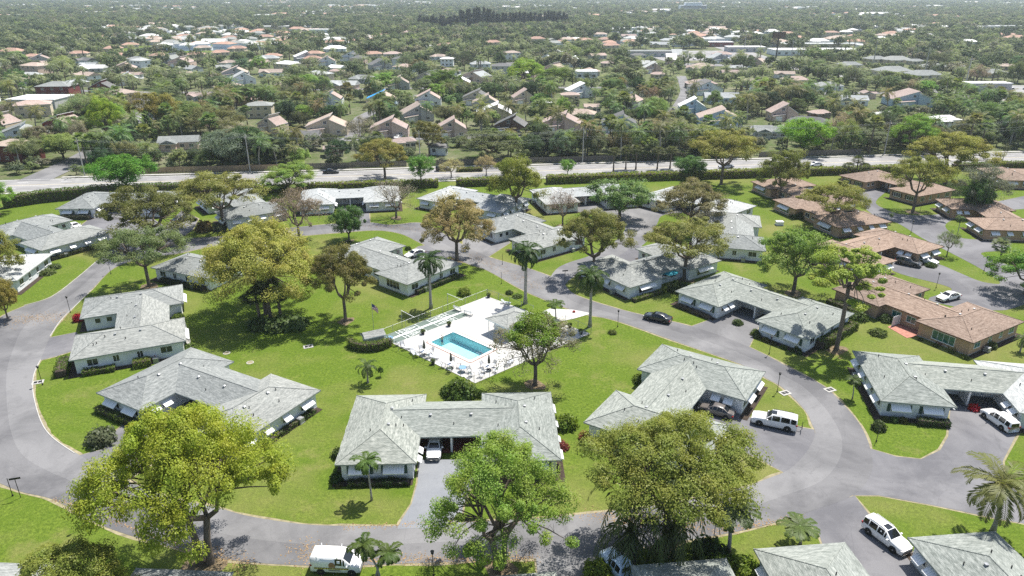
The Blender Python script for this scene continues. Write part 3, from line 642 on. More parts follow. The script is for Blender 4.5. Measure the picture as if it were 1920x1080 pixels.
def palm_mesh(seed, Hh, nf, L, pairs, tr=.18, shaft=0, droop=1.0, lw=.055, ll=.75, up=.95, curve=.3, fan=False, leafmat='leaf', bark='bark_pale', skirt=0):
    rnd = random.Random(seed); b = MB(); n = 6
    a = rnd.uniform(0, 6.28); cx, cy = math.cos(a) * curve, math.sin(a) * curve
    pts = [(cx * (t ** 2) * 1.2, cy * (t ** 2) * 1.2, Hh * t - .15 * (t == 0)) for t in [i / n for i in range(n + 1)]]
    rad = [tr * (1.7 if i == 0 else 1.12 - .28 * i / n) for i in range(n + 1)]
    b.tube(pts, rad, 8); T = Vector(pts[-1])
    wood = [b]; fr = []; quads = []
    if shaft:
        s = MB().tube([T - Vector((0, 0, .1)), T + Vector((0, 0, shaft * .5)), T + Vector((0, 0, shaft))], [tr * 1.0, tr * 1.05, tr * .45], 8); T = T + Vector((0, 0, shaft * .9))
    else: s = None
    for i in range(nf):
        az = i * 2.39996 + rnd.uniform(-.2, .2); t = (i + .5) / nf
        el = up * (1.35 - 1.9 * t) + rnd.uniform(-.12, .12)
        if skirt and i > nf - skirt: el = -1.25 + rnd.uniform(-.1, .1)
        Lf = L * rnd.uniform(.85, 1.1); p = T.copy(); prev = p.copy(); hd = Vector((math.cos(az), math.sin(az), 0)); sd = Vector((-hd.y, hd.x, 0))
        if fan:
            d = hd * math.cos(el) + Vector((0, 0, math.sin(el))); c = p + d * Lf * .55; up_ = sd.cross(d)
            for k in range(pairs):
                an = -1.75 + 3.5 * k / (pairs - 1); q = d * math.cos(an) + sd * math.sin(an); tip = c + q * Lf * .55 - Vector((0, 0, .18 * Lf * droop)); wv = (q.cross(up_)).normalized() * lw
                quads.append([c, c + q * Lf * .3 + wv, tip, c + q * Lf * .3 - wv])
            quads.append([p + sd * .03, c + sd * .02, c - sd * .02, p - sd * .03]); continue
        seg = pairs; step = Lf / seg; e = el
        for k in range(seg):
            e -= droop * (2.0 / seg) * (.35 + k / seg); d = hd * math.cos(e) + Vector((0, 0, math.sin(e))); p = prev + d * step; f = (k + .5) / seg
            lf = ll * (math.sin(math.pi * min(1, .12 + f * .82)) ** .7) * rnd.uniform(.8, 1.1); nrm = sd.cross(d)
            quads.append([prev + sd * .025, p + sd * .02, p - sd * .02, prev - sd * .025])
            for sgn in (-1, 1):
                o = prev.lerp(p, .5); dv = (sd * sgn * .8 + d * .55 - nrm * 0 + Vector((0, 0, -.25 * droop + rnd.uniform(-.12, .16)))).normalized(); tip = o + dv * lf; wv = d * lw * 1.25
                quads.append([o - wv, o + dv * lf * .5 - wv * .8 + Vector((0, 0, .04)), tip, o + dv * lf * .5 + wv * .9])
            prev = p
    me = b.mesh('trunk', M[bark], True); cm = quads_mesh('fronds', np.array([[tuple(v) for v in q] for q in quads]), M[leafmat])
    sm = s.mesh('crownshaft', M['shaft'], True) if s else None
    return me, cm, sm, Hh + shaft
PMS = {}
PMS['royal'] = palm_mesh(1, 7.4, 23, 3.3, 22, .24, 1.5, 1.15, .12, .85, .95, .1)
PMS['royal2'] = palm_mesh(2, 7.2, 22, 3.3, 22, .24, 1.5, 1.2, .12, .85, .95, .15)
PMS['coco'] = palm_mesh(3, 5.6, 20, 3.6, 26, .16, 0, .95, .075, .95, .9, .8)
PMS['adon'] = palm_mesh(4, 4.4, 15, 1.9, 16, .09, .7, 1.35, .1, .5, .9, .25)
PMS['xmas'] = palm_mesh(5, 3.4, 14, 1.7, 16, .08, .5, 1.4, .1, .5, .9, .9)
PMS['date'] = palm_mesh(6, 2.3, 14, 1.9, 18, .11, 0, 1.4, .06, .42, 1.0, .1)
PMS['sabal'] = palm_mesh(7, 5.5, 26, 1.9, 15, .17, 0, .9, .06, .5, 1.0, .1, True, bark='bark')
PMS['silver'] = palm_mesh(8, 2.6, 34, 2.0, 17, .2, 0, .3, .07, .5, 1.0, .3, True, bark='bark')
PMS['areca'] = palm_mesh(9, .6, 34, 3.2, 14, .1, 0, 1.1, .06, .6, 1.15, .3)
PMS['mid1'] = palm_mesh(10, 7, 15, 3.2, 9, .17, 0, 1.05, .17, .95, .95, .5, leafmat='leaf')
PMS['mid2'] = palm_mesh(11, 6, 17, 3.4, 9, .17, 0, .95, .17, 1.05, .9, .9, leafmat='leaf')
PMS['mid3'] = palm_mesh(12, 6.5, 24, 2.1, 11, .18, 0, .8, .14, .5, 1.0, .2, True, leafmat='leaf', bark='bark')
TREES = []; DIRT = []
def tree_obj(kind, loc, sx, sz, rz, color, label, group=None, name='tree', cat='tree'):
    wood, crown, R0, H0 = TM[kind]
    t = thing(name, label, cat, loc, rz, group); t.scale = (sx, sx, sz)
    put('trunk', wood, t); c = put('crown', crown, t); c.color = (*[min(.6, v * 1.45) for v in color], 1); return t
def near_tree(kind, bx, by, topy, wpx, color, label, rz=None, group=None, name='broadleaf_tree', cxp=None):
    B = P(bx, by); lo, hi = 1., 40.
    for _ in range(40):
        h = (lo + hi) / 2
        if PX(B.x, B.y, h)[1] > topy: lo = h
        else: hi = h
    wood, crown, R0, H0 = TM[kind]; rad = wpx / 2 / (FPX / zc_of(B.x, B.y, h * .7))
    TREES.append((B.x, B.y, rad))
    if B.y < 190 and rad > 3 and kind != 'gold': DIRT.append((B.x, B.y, rad))
    return tree_obj(kind, B, rad / R0 * 1.03, h / H0, random.Random(bx).uniform(0, 6.28) if rz is None else rz, color, label, group, name)
def palm_obj(kind, loc, s, rz, color, label, group=None, sz=None):
    me, cm, sm, Hh = PMS[kind]; t = thing('palm_tree', label, 'palm tree', loc, rz, group); t.scale = (s, s, sz or s)
    put('trunk', me, t); c = put('fronds', cm, t); c.color = (*[v * .9 for v in color], 1)
    if sm: put('crownshaft', sm, t)
    return t
def near_palm(kind, bx, by, topy, color, label, rz=0., s=None):
    """topy: pixel row of the crown heart"""
    B = P(bx, by); lo, hi = .5, 30.
    for _ in range(40):
        h = (lo + hi) / 2
        if PX(B.x, B.y, h)[1] > topy: lo = h
        else: hi = h
    k = h / PMS[kind][3]; return palm_obj(kind, B, s or k, rz, color, label, None, k)
YG = (.2, .232, .028); OL = (.155, .175, .036); GR = (.145, .21, .035); DG = (.05, .085, .022); BR = (.25, .18, .07); GOLD = (.245, .24, .058); GG = (.11, .135, .05); BG = (.11, .2, .025); TAN = (.25, .22, .15)
near_tree('yb', 385, 1058, 762, 350, YG, 'huge yellow-green street tree at the bottom left, in front of a grey villa', .4)
near_tree('gb', 940, 1066, 826, 288, GR, 'fresh green street tree at the bottom centre, in front of the middle villa', 1.1)
near_tree('ob', 1245, 1018, 795, 325, OL, 'olive green street tree at the bottom right, over a dark palm clump', 2.2)
t_ = near_tree('pool', 1003, 722, 592, 165, (.16, .15, .09), 'half bare tree by the pool deck with a bright green cap', .3)
put('crown', TM['poolt'][1], t_, None, 1.2).color = (.16, .24, .03, 1)
near_tree('d1', 648, 602, 456, 138, (.125, .115, .038), 'brownish green tree on the lawn left of the flagpole')
near_tree('gold', 500, 588, 410, 240, GOLD, 'golden yellow tree with a very wide crown above dark palms', .9)
near_tree('d2', 280, 537, 424, 152, (.12, .15, .06), 'grey-green spreading tree inside the left bend of the road')
near_tree('d3', 290, 458, 345, 182, (.1, .105, .032), 'dark olive tree between two driveways on the left')
near_tree('d2', 420, 428, 320, 158, (.175, .175, .05), 'umbrella-shaped twin-trunk tree between the main road and the golden tree', 1.4)
near_tree('airy', 562, 452, 345, 122, (.18, .14, .11), 'nearly leafless pinkish tree behind the golden tree')
near_tree('ball', 655, 452, 382, 72, (.05, .1, .022), 'dense dark green round tree in a ring of shrubs')
near_tree('bare', 743, 409, 328, 100, (.3, .27, .22), 'leafless grey tree on a small round lawn by the loop road')
near_tree('d3', 857, 488, 362, 154, (.215, .175, .075), 'rusty brown tree where the loop road meets the junction')
near_tree('oak', 968, 400, 283, 122, (.14, .155, .03), 'tall full green tree just in front of the main road')
near_tree('bare', 1055, 424, 345, 84, (.28, .2, .17), 'sparse pinkish tree on a yellowed lawn near the main road')
near_tree('ball2', 1161, 412, 333, 128, (.1, .16, .05), 'rounded mid-green tree with a bare trunk by the far road bend')
near_tree('d1', 1112, 520, 390, 138, (.145, .145, .045), 'dense olive tree at the junction behind the royal palms')
near_tree('d3', 1293, 430, 335, 148, (.145, .13, .06), 'greyish brown tree in front of a pale roofed villa near the main road')
near_tree('d2', 1283, 524, 408, 166, (.17, .17, .05), 'olive tree rising from a court with a teal umbrella')
near_tree('oak', 1487, 550, 420, 156, (.13, .19, .04), 'fluffy light green tree with dark forked trunk between the villa rows')
near_tree('pine', 1568, 655, 470, 172, (.2, .25, .045), 'tall pine with tufted yellow-green crown leaning over a villa roof', 0, name='pine_tree')
near_tree('d2', 1555, 428, 340, 136, (.165, .165, .04), 'umbrella-shaped tree in front of brown roofed villas')
near_tree('oak', 1461, 374, 272, 92, (.14, .15, .04), 'tall olive tree at the left end of the brown roofed villas')
near_tree('d2', 1352, 346, 240, 130, (.2, .19, .055), 'broad yellow-olive tree beside the main road hedge')
near_tree('d2', 1711, 398, 290, 122, (.17, .175, .045), 'umbrella-shaped tree on the lawn beside the box truck')
near_tree('d1', 1772, 345, 246, 150, (.19, .185, .045), 'wide golden-olive tree hanging over the main road on the right')
near_tree('airy', 1832, 402, 300, 110, (.13, .14, .11), 'half dead grey tree behind the ivy-clad trunk near the box truck')
near_tree('ball', 1826, 405, 330, 66, (.05, .1, .025), 'dark green dense tree right next to the half dead tree')
near_tree('oak', 1922, 552, 458, 150, (.09, .17, .02), 'bright dark green tree leaning in from the right edge')
near_tree('airy', 1775, 480, 428, 44, (.16, .2, .09), 'small pale tree at the roadside before the brown roofed villas')
near_tree('oak', -5, 545, 418, 110, (.16, .165, .04), 'olive tree leaning in from the left edge over a pale roof')
near_tree('ball', 15, 598, 518, 62, (.19, .16, .04), 'low rusty green tree at the left edge beside the loop road')
near_tree('oak', -8, 402, 342, 80, (.11, .2, .03), 'bright green tree at the left edge near the trimmed hedge')
near_tree('ball', 239, 358, 286, 112, (.07, .165, .02), 'bright green domed tree standing at the edge of the main road')
near_tree('oak', 545, 362, 302, 108, (.15, .21, .045), 'light green tree beside the main road left of a dark car')
near_tree('d1', 722, 336, 258, 108, (.175, .16, .045), 'orange-brown tree beside the main road behind the leafless tree')
near_tree('slim', 790, 352, 285, 50, (.09, .18, .03), 'slender bright green tree at the roadside hedge')
near_tree('airy', 846, 333, 295, 52, (.3, .27, .14), 'small pale blossoming tree on the main road median, the left of two')
near_tree('airy', 912, 329, 288, 44, (.3, .24, .14), 'small pale blossoming tree on the main road median, the right of two')
near_tree('ball2', 1064, 329, 297, 32, (.12, .22, .04), 'tiny green roadside tree beyond the main road')
near_tree('ball', 1294, 334, 290, 64, (.06, .12, .03), 'round dark green tree at the gap in the roadside hedge')
near_tree('ball', 1507, 288, 216, 92, (.13, .24, .02), 'bright lime green tree behind the fence across the main road')
near_tree('oak', 1707, 285, 210, 98, (.12, .2, .025), 'large bright green tree across the main road before pale houses')
near_tree('airy', 1570, 272, 205, 60, (.3, .24, .18), 'pale pinkish tree next to the lime green tree across the main road')
near_tree('oak', 1625, 280, 238, 84, (.13, .15, .085), 'grey-green bushy tree across the main road by a wooden fence')
near_tree('oak', 205, 268, 175, 74, (.18, .24, .03), 'lime green tree on the left of the side street')
near_tree('oak', 300, 250, 165, 92, (.17, .15, .04), 'rusty olive tree at the far corner of the side street')
near_tree('d3', 405, 262, 195, 120, (.12, .12, .05), 'broad grey-olive tree behind the wooden fence')
near_tree('ball', 120, 300, 245, 80, (.16, .2, .06), 'pale green tree left of the side street mouth')
near_tree('ball', 190, 300, 245, 90, (.14, .19, .06), 'pale green tree overhanging the side street mouth')
near_tree('ball', 60, 305, 255, 70, (.13, .15, .07), 'grey-green tree between the dark red house and the side street')
near_tree('fir', 282, 268, 210, 34, DG, 'dark pointed conifer on the right of the side street')
near_tree('fir', 223, 290, 245, 30, DG, 'dark pointed conifer on the left of the side street')
near_tree('oak', 805, 290, 222, 64, (.13, .12, .035), 'dark olive round tree beside a charcoal drive across the main road')
near_tree('oak', 920, 300, 240, 130, (.1, .115, .05), 'wide grey-green tree mass directly across the main road in the middle')
near_tree('oak', 958, 298, 245, 60, (.17, .21, .06), 'pale lime tree in the middle just across the main road')
near_tree('oak', 830, 182, 125, 76, (.1, .15, .03), 'large round green tree beyond the blue-tarped house')
near_tree('oak', 985, 165, 106, 90, (.17, .24, .035), 'bright lime green tree group in the far middle')
near_tree('oak', 1045, 168, 122, 70, (.13, .18, .04), 'green tree right beside the far lime green group')
near_tree('d1', 150, 1195, 1040, 240, OL, 'olive tree top rising from the bottom left edge', .7)
# palms
near_palm('royal', 808, 578, 487, (.055, .095, .028), 'royal palm on the lawn behind the shuffleboard courts', .4)
near_palm('royal2', 985, 569, 470, (.055, .095, .028), 'royal palm at the road edge behind the pool deck', 1.5)
near_palm('royal', 1106, 612, 515, (.07, .11, .03), 'royal palm right of the pool, in front of the road', 2.7)
near_palm('adon', 1042, 598, 570, (.08, .13, .03), 'short bushy palm beside the pool house roof', .5, 1.25)
near_palm('date', 690, 718, 686, (.08, .12, .04), 'small date palm alone on the lawn in front of the pool', 0.2, 1.2)
near_palm('adon', 697, 938, 866, (.1, .17, .04), 'slim palm in front of the middle villa window', .8, 1.15)
near_palm('xmas', 706, 1082, 1036, (.08, .13, .03), 'slim palm by the white van, the left of a leaning pair', 2.4, 1.2)
near_palm('xmas', 712, 1084, 1024, (.08, .13, .03), 'slim palm by the white van, the right of a leaning pair', 5.3, 1.2)
near_palm('adon', 1500, 1022, 984, (.1, .15, .04), 'small arching palm on the verge above a cut-off roof', 1.9, 1.5)
near_palm('adon', 1366, 1034, 962, (.075, .11, .035), 'dark arching palm right of the olive street tree', .3, 2.1)
near_palm('coco', 1862, 996, 900, (.17, .18, .06), 'tall coconut palm with tan fronds at the lower right edge', 2.2, 1.3)
near_palm('adon', 1598, 748, 712, (.07, .11, .03), 'thin palm beside the left wall of the right-hand villa', 1, .85)
near_palm('adon', 1669, 420, 402, (.08, .13, .04), 'tiny palm at the drive of the brown roofed villas, the left of two', 1)
near_palm('adon', 1795, 440, 408, (.09, .15, .04), 'small palm at the drive of the brown roofed villas, the right of two', 2)
near_palm('silver', 1876, 484, 462, (.24, .27, .2), 'silvery fan palm at the right beside a driveway', 1)
near_palm('date', 1912, 660, 636, (.1, .15, .05), 'small feathery palm at the right edge beside the peach villa', 1)
near_palm('areca', 1190, 1048, 1004, (.09, .12, .045), 'dark clumping palm under the olive street tree, on the left', 0, 1.6)
near_palm('areca', 1262, 1044, 996, (.09, .12, .045), 'dark clumping palm under the olive street tree, in the middle', 1, 1.6)
near_palm('sabal', 508, 600, 540, (.075, .1, .055), 'dark shaggy palm under the golden tree, the tallest of the clump', .2, 1.6)
near_palm('sabal', 488, 604, 556, (.075, .1, .055), 'dark shaggy palm under the golden tree, on the left of the clump', 1.2, 1.5)
near_palm('sabal', 527, 598, 552, (.075, .1, .055), 'dark shaggy palm under the golden tree, on the right of the clump', 2.2, 1.5)
for i, (bx, by, ty, wd) in enumerate([(1588, 335, 311, 'leftmost'), (1604, 333, 300, 'middle'), (1618, 336, 312, 'rightmost')]): near_palm('sabal', bx, by, ty, (.1, .115, .06), 'fan palm at the brown roofed villas by the main road, %s of three' % wd, i, 1.1)
for i, (bx, by, ty) in enumerate([(1150, 322, 285), (1173, 318, 282), (1192, 318, 280), (1232, 318, 283), (1256, 316, 282)]): near_palm('sabal', bx, by, ty, (.11, .12, .06), 'fan palm across the main road, number %s from the left in a row of five' % ('one', 'two', 'three', 'four', 'five')[i], i, 1.2)
near_palm('mid2', 467, 305, 252, (.15, .16, .06), 'tall coconut palm beside the utility pole behind the wooden fence', 1)
near_palm('mid1', 1880, 300, 275, (.08, .09, .04), 'small dark palm beside the main road at the right', 1)

# ================================================================== HEDGES, SHRUBS
def shell_leaves(rng, pts, nrm, size): return leaf_quads(rng, pts + rng.normal(size=pts.shape) * size * .35, nrm + rng.normal(size=nrm.shape) * .6, size)
def bush_mesh(seed, n, leaf, flat=.8, fl=None):
    rng = np.random.default_rng(seed); d = rng.normal(size=(n, 3)); d[:, 2] = np.abs(d[:, 2]) * 1.1 - .12; d /= np.linalg.norm(d, axis=1, keepdims=True)
    lump = 1 + .16 * np.sin(d[:, 0] * 5 + seed) * np.cos(d[:, 1] * 6 + seed * 2)
    p = d * lump[:, None] * rng.uniform(.6, 1, (n, 1)); p[:, 2] = p[:, 2] * flat + .1
    return quads_mesh('foliage', shell_leaves(rng, p, d * .8 + np.array([0, 0, .3]), leaf), M['leaf'])
BUSH = [bush_mesh(i, 900, .11, .85) for i in range(4)] + [bush_mesh(9, 420, .17, .9)]
_bstem = MB()
for k in range(4): _bstem.tube([(0, 0, -.05), (.3 * math.cos(k * 1.6), .3 * math.sin(k * 1.6), .6)], [.05, .02], 4)
_bstem = _bstem.mesh('stem', M['bark'])
def shrub(bx, by, r, color, label, k=0, h=1.0, world=None, name='shrub'):
    loc = P(bx, by) if world is None else world
    t = thing(name, label, 'shrub', loc, random.Random(int(loc[0] * 31)).uniform(0, 6)); t.scale = (r, r, r * h)
    put('stem', _bstem, t); c = put('foliage', BUSH[k], t); c.color = (*color, 1); return t
def hedge(path, hw, hh, color, label, leaf=.14, dens=26, name='hedge', topcol=None):
    """clipped hedge along a world path: inner twig core plus leaf shell"""
    rng = np.random.default_rng(int(abs(path[0][0]) * 13) + 3); pts = [Vector((p[0], p[1], 0)) for p in path]
    t = thing(name, label, 'hedge', pts[0]); o = pts[0]; core = MB(); P_ = []; N_ = []
    for a, b in zip(pts, pts[1:]):
        d = (b - a); L = d.length; d.normalize(); n = Vector((-d.y, d.x, 0)); ih = hh * .86
        q = [a - n * hw * .8 - o, b - n * hw * .8 - o, b + n * hw * .8 - o, a + n * hw * .8 - o]; core.poly([(v.x, v.y) for v in q], .15, ih)
        for area, f in ((L * 2 * hw, 0), (L * hh, 1), (L * hh, -1)):
            m = max(4, int(area * dens)); u = rng.random(m) * L; s = rng.random(m)
            bulge = .12 * np.sin(u * 1.7) + .08 * np.sin(u * 4.1 + 1)
            if f == 0: x = (s * 2 - 1) * hw; z = hh + bulge * .8; nr = np.tile((0, 0, 1.), (m, 1))
            else: z = s * hh; x = f * (hw + bulge * .6) * np.ones(m); nr = np.tile((n.x * f, n.y * f, .25), (m, 1)); z = np.maximum(z, .08)
            z = z * np.ones(m)
            P_.append(np.stack([a.x - o.x + d.x * u + n.x * x, a.y - o.y + d.y * u + n.y * x, z], 1)); N_.append(nr)
    put('core', core.mesh('core', M['bark_dark']), t)
    c = put('foliage', quads_mesh('foliage', shell_leaves(rng, np.concatenate(P_), np.concatenate(N_), leaf), M['leaf']), t); c.color = (*color, 1); return t
def hy(x): return 201.0 + .124 * x
HG = (.21, .25, .035)
hedge([(-131, 177), (-124, 183), (-112, 188.5), (-96, 190.5), (-80, hy(-80))], 1.2, 3.0, (.11, .16, .03), 'tall trimmed hedge curving behind the upper left villa', .2, 14)
hedge([(x, hy(x)) for x in (-78, -60, -40, -21)], 1.1, 2.2, HG, 'clipped roadside hedge behind the leafless tree', .2, 14)
hedge([(x, hy(x)) for x in (-16, -8, 0, 6)], 1.1, 2.2, HG, 'clipped roadside hedge behind the rusty brown tree', .2, 14)
hedge([(x, hy(x)) for x in (10, 25, 45, 62, 78)], 1.3, 2.4, HG, 'long clipped roadside hedge with a bright top in the middle right', .2, 14)
hedge([(x, hy(x)) for x in (80, 90, 104, 118, 134)], 1.2, 2.3, HG, 'clipped roadside hedge above the brown roofed villas', .2, 14)
hedge([(x, hy(x)) for x in (137, 150, 165, 185, 215)], 1.2, 2.3, (.13, .17, .03), 'clipped roadside hedge running out at the right edge', .2, 14)
hedge([art(-17, 1.2), art(-9, 1.2)], .9, 1.2, (.13, .16, .03), 'short clipped hedge on the road median by the blossoming trees', .2, 14)
hedge([art(40, 9.2), art(58, 9.2)], 1.5, 2.6, (.06, .09, .025), 'dark dense hedge across the main road under fan palms', .2, 14)
hc = P(695, 645); ring = [(hc.x + 3.1 * math.cos(a), hc.y + 2.3 * math.sin(a)) for a in [R_(x) for x in range(185, 375, 19)]]
hedge(ring, .55, 1.35, (.13, .17, .03), 'curved clipped hedge around the small pump shed by the pool', .11, 60)
# hedges against villas (parent frame points -> world)
def vh(k, pts, hw, hh, col, label, leaf=.11, dens=55): return hedge([in_villa(k, *p) for p in pts], hw, hh, col, label, leaf, dens)
GRN = (.1, .15, .025)
vh('B', [(-12.6, -7.9), (-4.0, -7.9)], .5, 1.0, (.09, .12, .025), 'low hedge under the awnings of the grey villa behind the big street tree')
vh('A', [(12.5, -6.5), (12.7, -2.2)], .6, .8, GRN, 'low hedge along the wall of the villa at the left bend')
vh('A', [(12.9, .2), (12.9, 2.6)], .8, 1.1, (.13, .18, .025), 'square clipped hedge block at the villa by the left bend')
vh('A', [(12.0, -9.3), (7, -9.3)], .8, 1.2, GRN, 'leafy hedge at the road end of the villa by the left bend')
vh('F', [(12.9, -4), (12.9, 7.5)], .8, 1.3, GRN, 'long hedge along the villa wall behind the pine trunk')
vh('F', [(-11.6, -7.9), (-4.6, -7.9)], .4, .7, (.16, .13, .1), 'thin brownish hedge under the awnings of the villa below the pine')
vh('D', [(-8.2, -7.7), (-4.3, -7.7)], .5, .9, (.06, .09, .025), 'dark hedge under the awning of the right-hand villa')
vh('E', [(-12.6, 2), (-12.6, 6.5)], .5, .7, (.08, .11, .04), 'low grey-green hedge beside the villa with the bronze sedan')
vh('C', [(-11.5, -7.8), (-4.6, -7.8)], .45, .6, (.045, .07, .02), 'low dark planting under the left awning of the middle villa')
vh('G', [(4.5, 8.2), (12, 8.2)], .5, .7, GRN, 'low hedge along the awning porch of the villa with the teal umbrella')
vh('N2', [(-12.6, -5), (-12.6, 6)], .5, .8, (.05, .07, .02), 'dark low hedge along the villa with three awnings')
vh('N10', [(-12.6, -6), (-12.6, 5)], .6, .9, (.06, .1, .025), 'low dark shrubs along the glazed villa behind the pool lawn')
vh('N1', [(-12.3, -7.9), (-4.5, -7.9)], .5, 1.1, (.09, .1, .07), 'grey-green hedge in front of the upper left villa')
vh('O4', [(5, 8.5), (12, 8.5)], .7, 1.1, (.07, .1, .025), 'dark shrubs at the rear of the peach villa with green windows')
vh('N4', [(12.7, -5), (12.7, 6)], .6, .9, (.04, .06, .02), 'dark shrubs along the villa behind the golden tree')
vh('B', [(12.8, -4), (12.8, 6)], .4, .6, (.08, .12, .03), 'low planting along the outer wall of the villa behind the big street tree')
for a in [(522, 614, 2.6, (.1, .15, .05), 'broad dark leafy shrub at the foot of the golden tree, on the left', 4, .7), (549, 613, 2.6, (.1, .15, .05), 'broad dark leafy shrub at the foot of the golden tree, on the right', 4, .75), (487, 613, 2.2, (.09, .13, .045), 'small dark leafy shrub at the foot of the golden tree', 4, .7),
          (862, 742, 2.1, (.09, .14, .03), 'clipped dome shrub with white trunks behind the middle villa roof', 1, 1.25), (841, 738, 1.3, (.07, .12, .025), 'lower shrub lobe left of the dome shrub behind the middle villa', 2, 1.), (885, 742, 1.3, (.08, .13, .025), 'lower shrub lobe right of the dome shrub behind the middle villa', 3, 1.1),
          (192, 828, 1.9, (.11, .13, .07), 'small round flowering tree on the lawn beside the left villa', 0, 1.1), (870, 552, 1.4, (.15, .2, .03), 'small round light green shrub tree behind the shuffleboard courts', 1, 1.), (955, 551, .75, (.07, .1, .03), 'clipped dark ball shrub near the royal palm, the left one', 0, 1.), (970, 557, 1.0, (.09, .14, .03), 'clipped low shrub near the royal palm, the right one', 2, .6),
          (1148, 625, .8, (.11, .14, .03), 'single round shrub on the lawn right of the pool', 1, .8), (1646, 627, 1.5, (.1, .14, .03), 'clipped square shrub on the lawn between the pine and the peach villa', 2, .7), (1418, 627, 1.0, (.09, .14, .03), 'round shrub at the corner of the forecourt below the pine', 3, .9), (1497, 655, .85, (.08, .12, .03), 'round dark shrub under the window at the pine villa corner', 1, .9),
          (1062, 800, 1.6, (.13, .19, .025), 'light green shrub at the right wall of the middle villa', 2, 1.1), (638, 855, 1.1, (.05, .08, .02), 'dark shrub at the left wall of the middle villa', 3, 1.), (1052, 840, 1., (.2, .06, .045), 'red leaved shrub at the right wall of the middle villa', 4, .8), (632, 900, .9, (.06, .1, .03), 'spiky dark shrub at the front left corner of the middle villa', 4, 1.1),
          (291, 672, 1.0, (.3, .09, .03), 'orange-red leaved shrub against the white wall of the left bend villa', 4, 1.1), (147, 602, .8, (.42, .03, .04), 'red bougainvillea at the corner of the left bend villa', 4, 1.8), (335, 598, 1.1, (.14, .2, .04), 'light green shrub in the court of the left bend villa', 1, 1.), (358, 655, 1.2, (.12, .18, .04), 'light green shrub behind the left bend villa', 2, .9),
          (88, 514, 1.6, (.12, .16, .05), 'round grey-green shrub at the villa on the left edge, the nearer of two', 1, .7), (102, 503, 1.4, (.1, .14, .05), 'round grey-green shrub at the villa on the left edge, the farther of two', 2, .7), (412, 432, 1.6, (.11, .13, .08), 'grey round shrub at the foot of the twin-trunk tree', 0, .9), (384, 432, 2., (.2, .15, .06), 'small rusty tree-like shrub beside a dark parked car', 4, 1.2),
          (1098, 822, .9, (.25, .1, .05), 'reddish shrub at the corner of the villa hidden by the olive tree', 4, 1.), (1366, 830, 1.1, (.06, .09, .025), 'dark shrub at the driveway edge of the villa with the bronze sedan', 3, 1.), (1200, 715, 1.2, (.13, .18, .03), 'light shrub at the rear of the villa with the bronze sedan', 2, 1.), (1647, 805, 1.0, (.08, .11, .04), 'shrub at the front left corner of the right-hand villa', 1, 1.3),
          (1826, 768, .8, (.5, .03, .03), 'bright red flowering shrub at the carport of the right-hand villa', 4, 1.), (1383, 608, .9, (.08, .12, .04), 'potted green plant at the carport of the pine villa', 4, 1.), (1345, 1068, 1.6, (.17, .24, .03), 'bright lime shrub at the bottom edge, left of two', 1, 1.), (1395, 1072, 1.7, (.16, .23, .03), 'bright lime shrub at the bottom edge, right of two', 2, 1.), (1478, 1078, 1.2, (.17, .18, .04), 'yellow-green shrub at the bottom edge against the pale roof', 3, 1.),
          (1330, 1045, 1.9, (.04, .07, .02), 'dark leafy shrub below the dark arching palm', 4, 1.), (1608, 598, 1.8, (.08, .12, .03), 'big shrub at the rear of the peach villa beside the white gate', 2, .8), (1660, 602, 1.2, (.06, .1, .03), 'rounded shrub left of the white patio gate', 0, 1.1), (1765, 645, .8, (.4, .25, .2), 'pink flowering shrub under the green-tinted window', 4, .8), (1788, 655, .8, (.45, .35, .15), 'cream flowering shrub under the green-tinted window', 4, .8), (1850, 650, 1.4, (.07, .1, .03), 'shrubby plants at the side wall of the peach villa', 1, .9),
          (1270, 545, 2.0, (.06, .09, .03), 'dark big-leaved shrub below the teal umbrella', 4, .9), (765, 468, .8, (.05, .08, .02), 'small dark round shrub beside the white car in the court', 0, 1.), (1120, 1078, 1.5, (.17, .23, .03), 'bright lime shrub at the bottom edge by the pale blue car', 1, 1.1), (1745, 500, 1.2, (.07, .11, .03), 'dark shrub row end beside the two parked cars', 1, .8), (1725, 492, 1.2, (.07, .11, .03), 'dark shrub at the wall behind the two parked cars', 2, .8), (1560, 470, 2.2, (.07, .11, .03), 'broad dark shrub at the rear of the brown villas', 2, .8), (1495, 408, 1.9, (.06, .1, .025), 'dark palm-like shrub beside the peach villa under the umbrella tree', 4, .9)]:
    shrub(a[0], a[1], a[2], a[3], a[4], a[5], a[6])
sr = shrub(655, 462, 2.6, (.06, .09, .025), 'ring of low shrubs under the dense dark round tree', 3, .35)
# small planted details along the walls
rs = random.Random(77)
for k, rows, lab in (('F', [(x, -8.0) for x in (4.4, 6.0, 7.4, 9.2, 10.6, 11.8)], 'small dark shrub in the bed under the shuttered windows of the pine villa'), ('D', [(x, -7.6) for x in (-12, -10.9, -9.8)], 'small leggy shrub in the bed of the right-hand villa'), ('E', [(-12.2, y) for y in (-4, -1)], 'small shrub at the outer wall of the villa with the bronze sedan'), ('C', [(x, -8.0) for x in (-12.6, 5.2, 7.5, 9.5)], 'small dark shrub in the front bed of the middle villa'), ('O4', [(x, 8.1) for x in (-12, -10, -7.5, -5)], 'small flowering shrub in the bed of the peach villa with green windows'), ('B', [(x, -8.2) for x in (4.5, 8.5)], 'small shrub at the front of the villa behind the big street tree')):
    for q in rows:
        o = shrub(0, 0, rs.uniform(.4, .65), (.06 + rs.random() * .05, .1 + rs.random() * .04, .03), lab, rs.randrange(5), rs.uniform(.8, 1.3), in_villa(k, *q)); o['group'] = lab

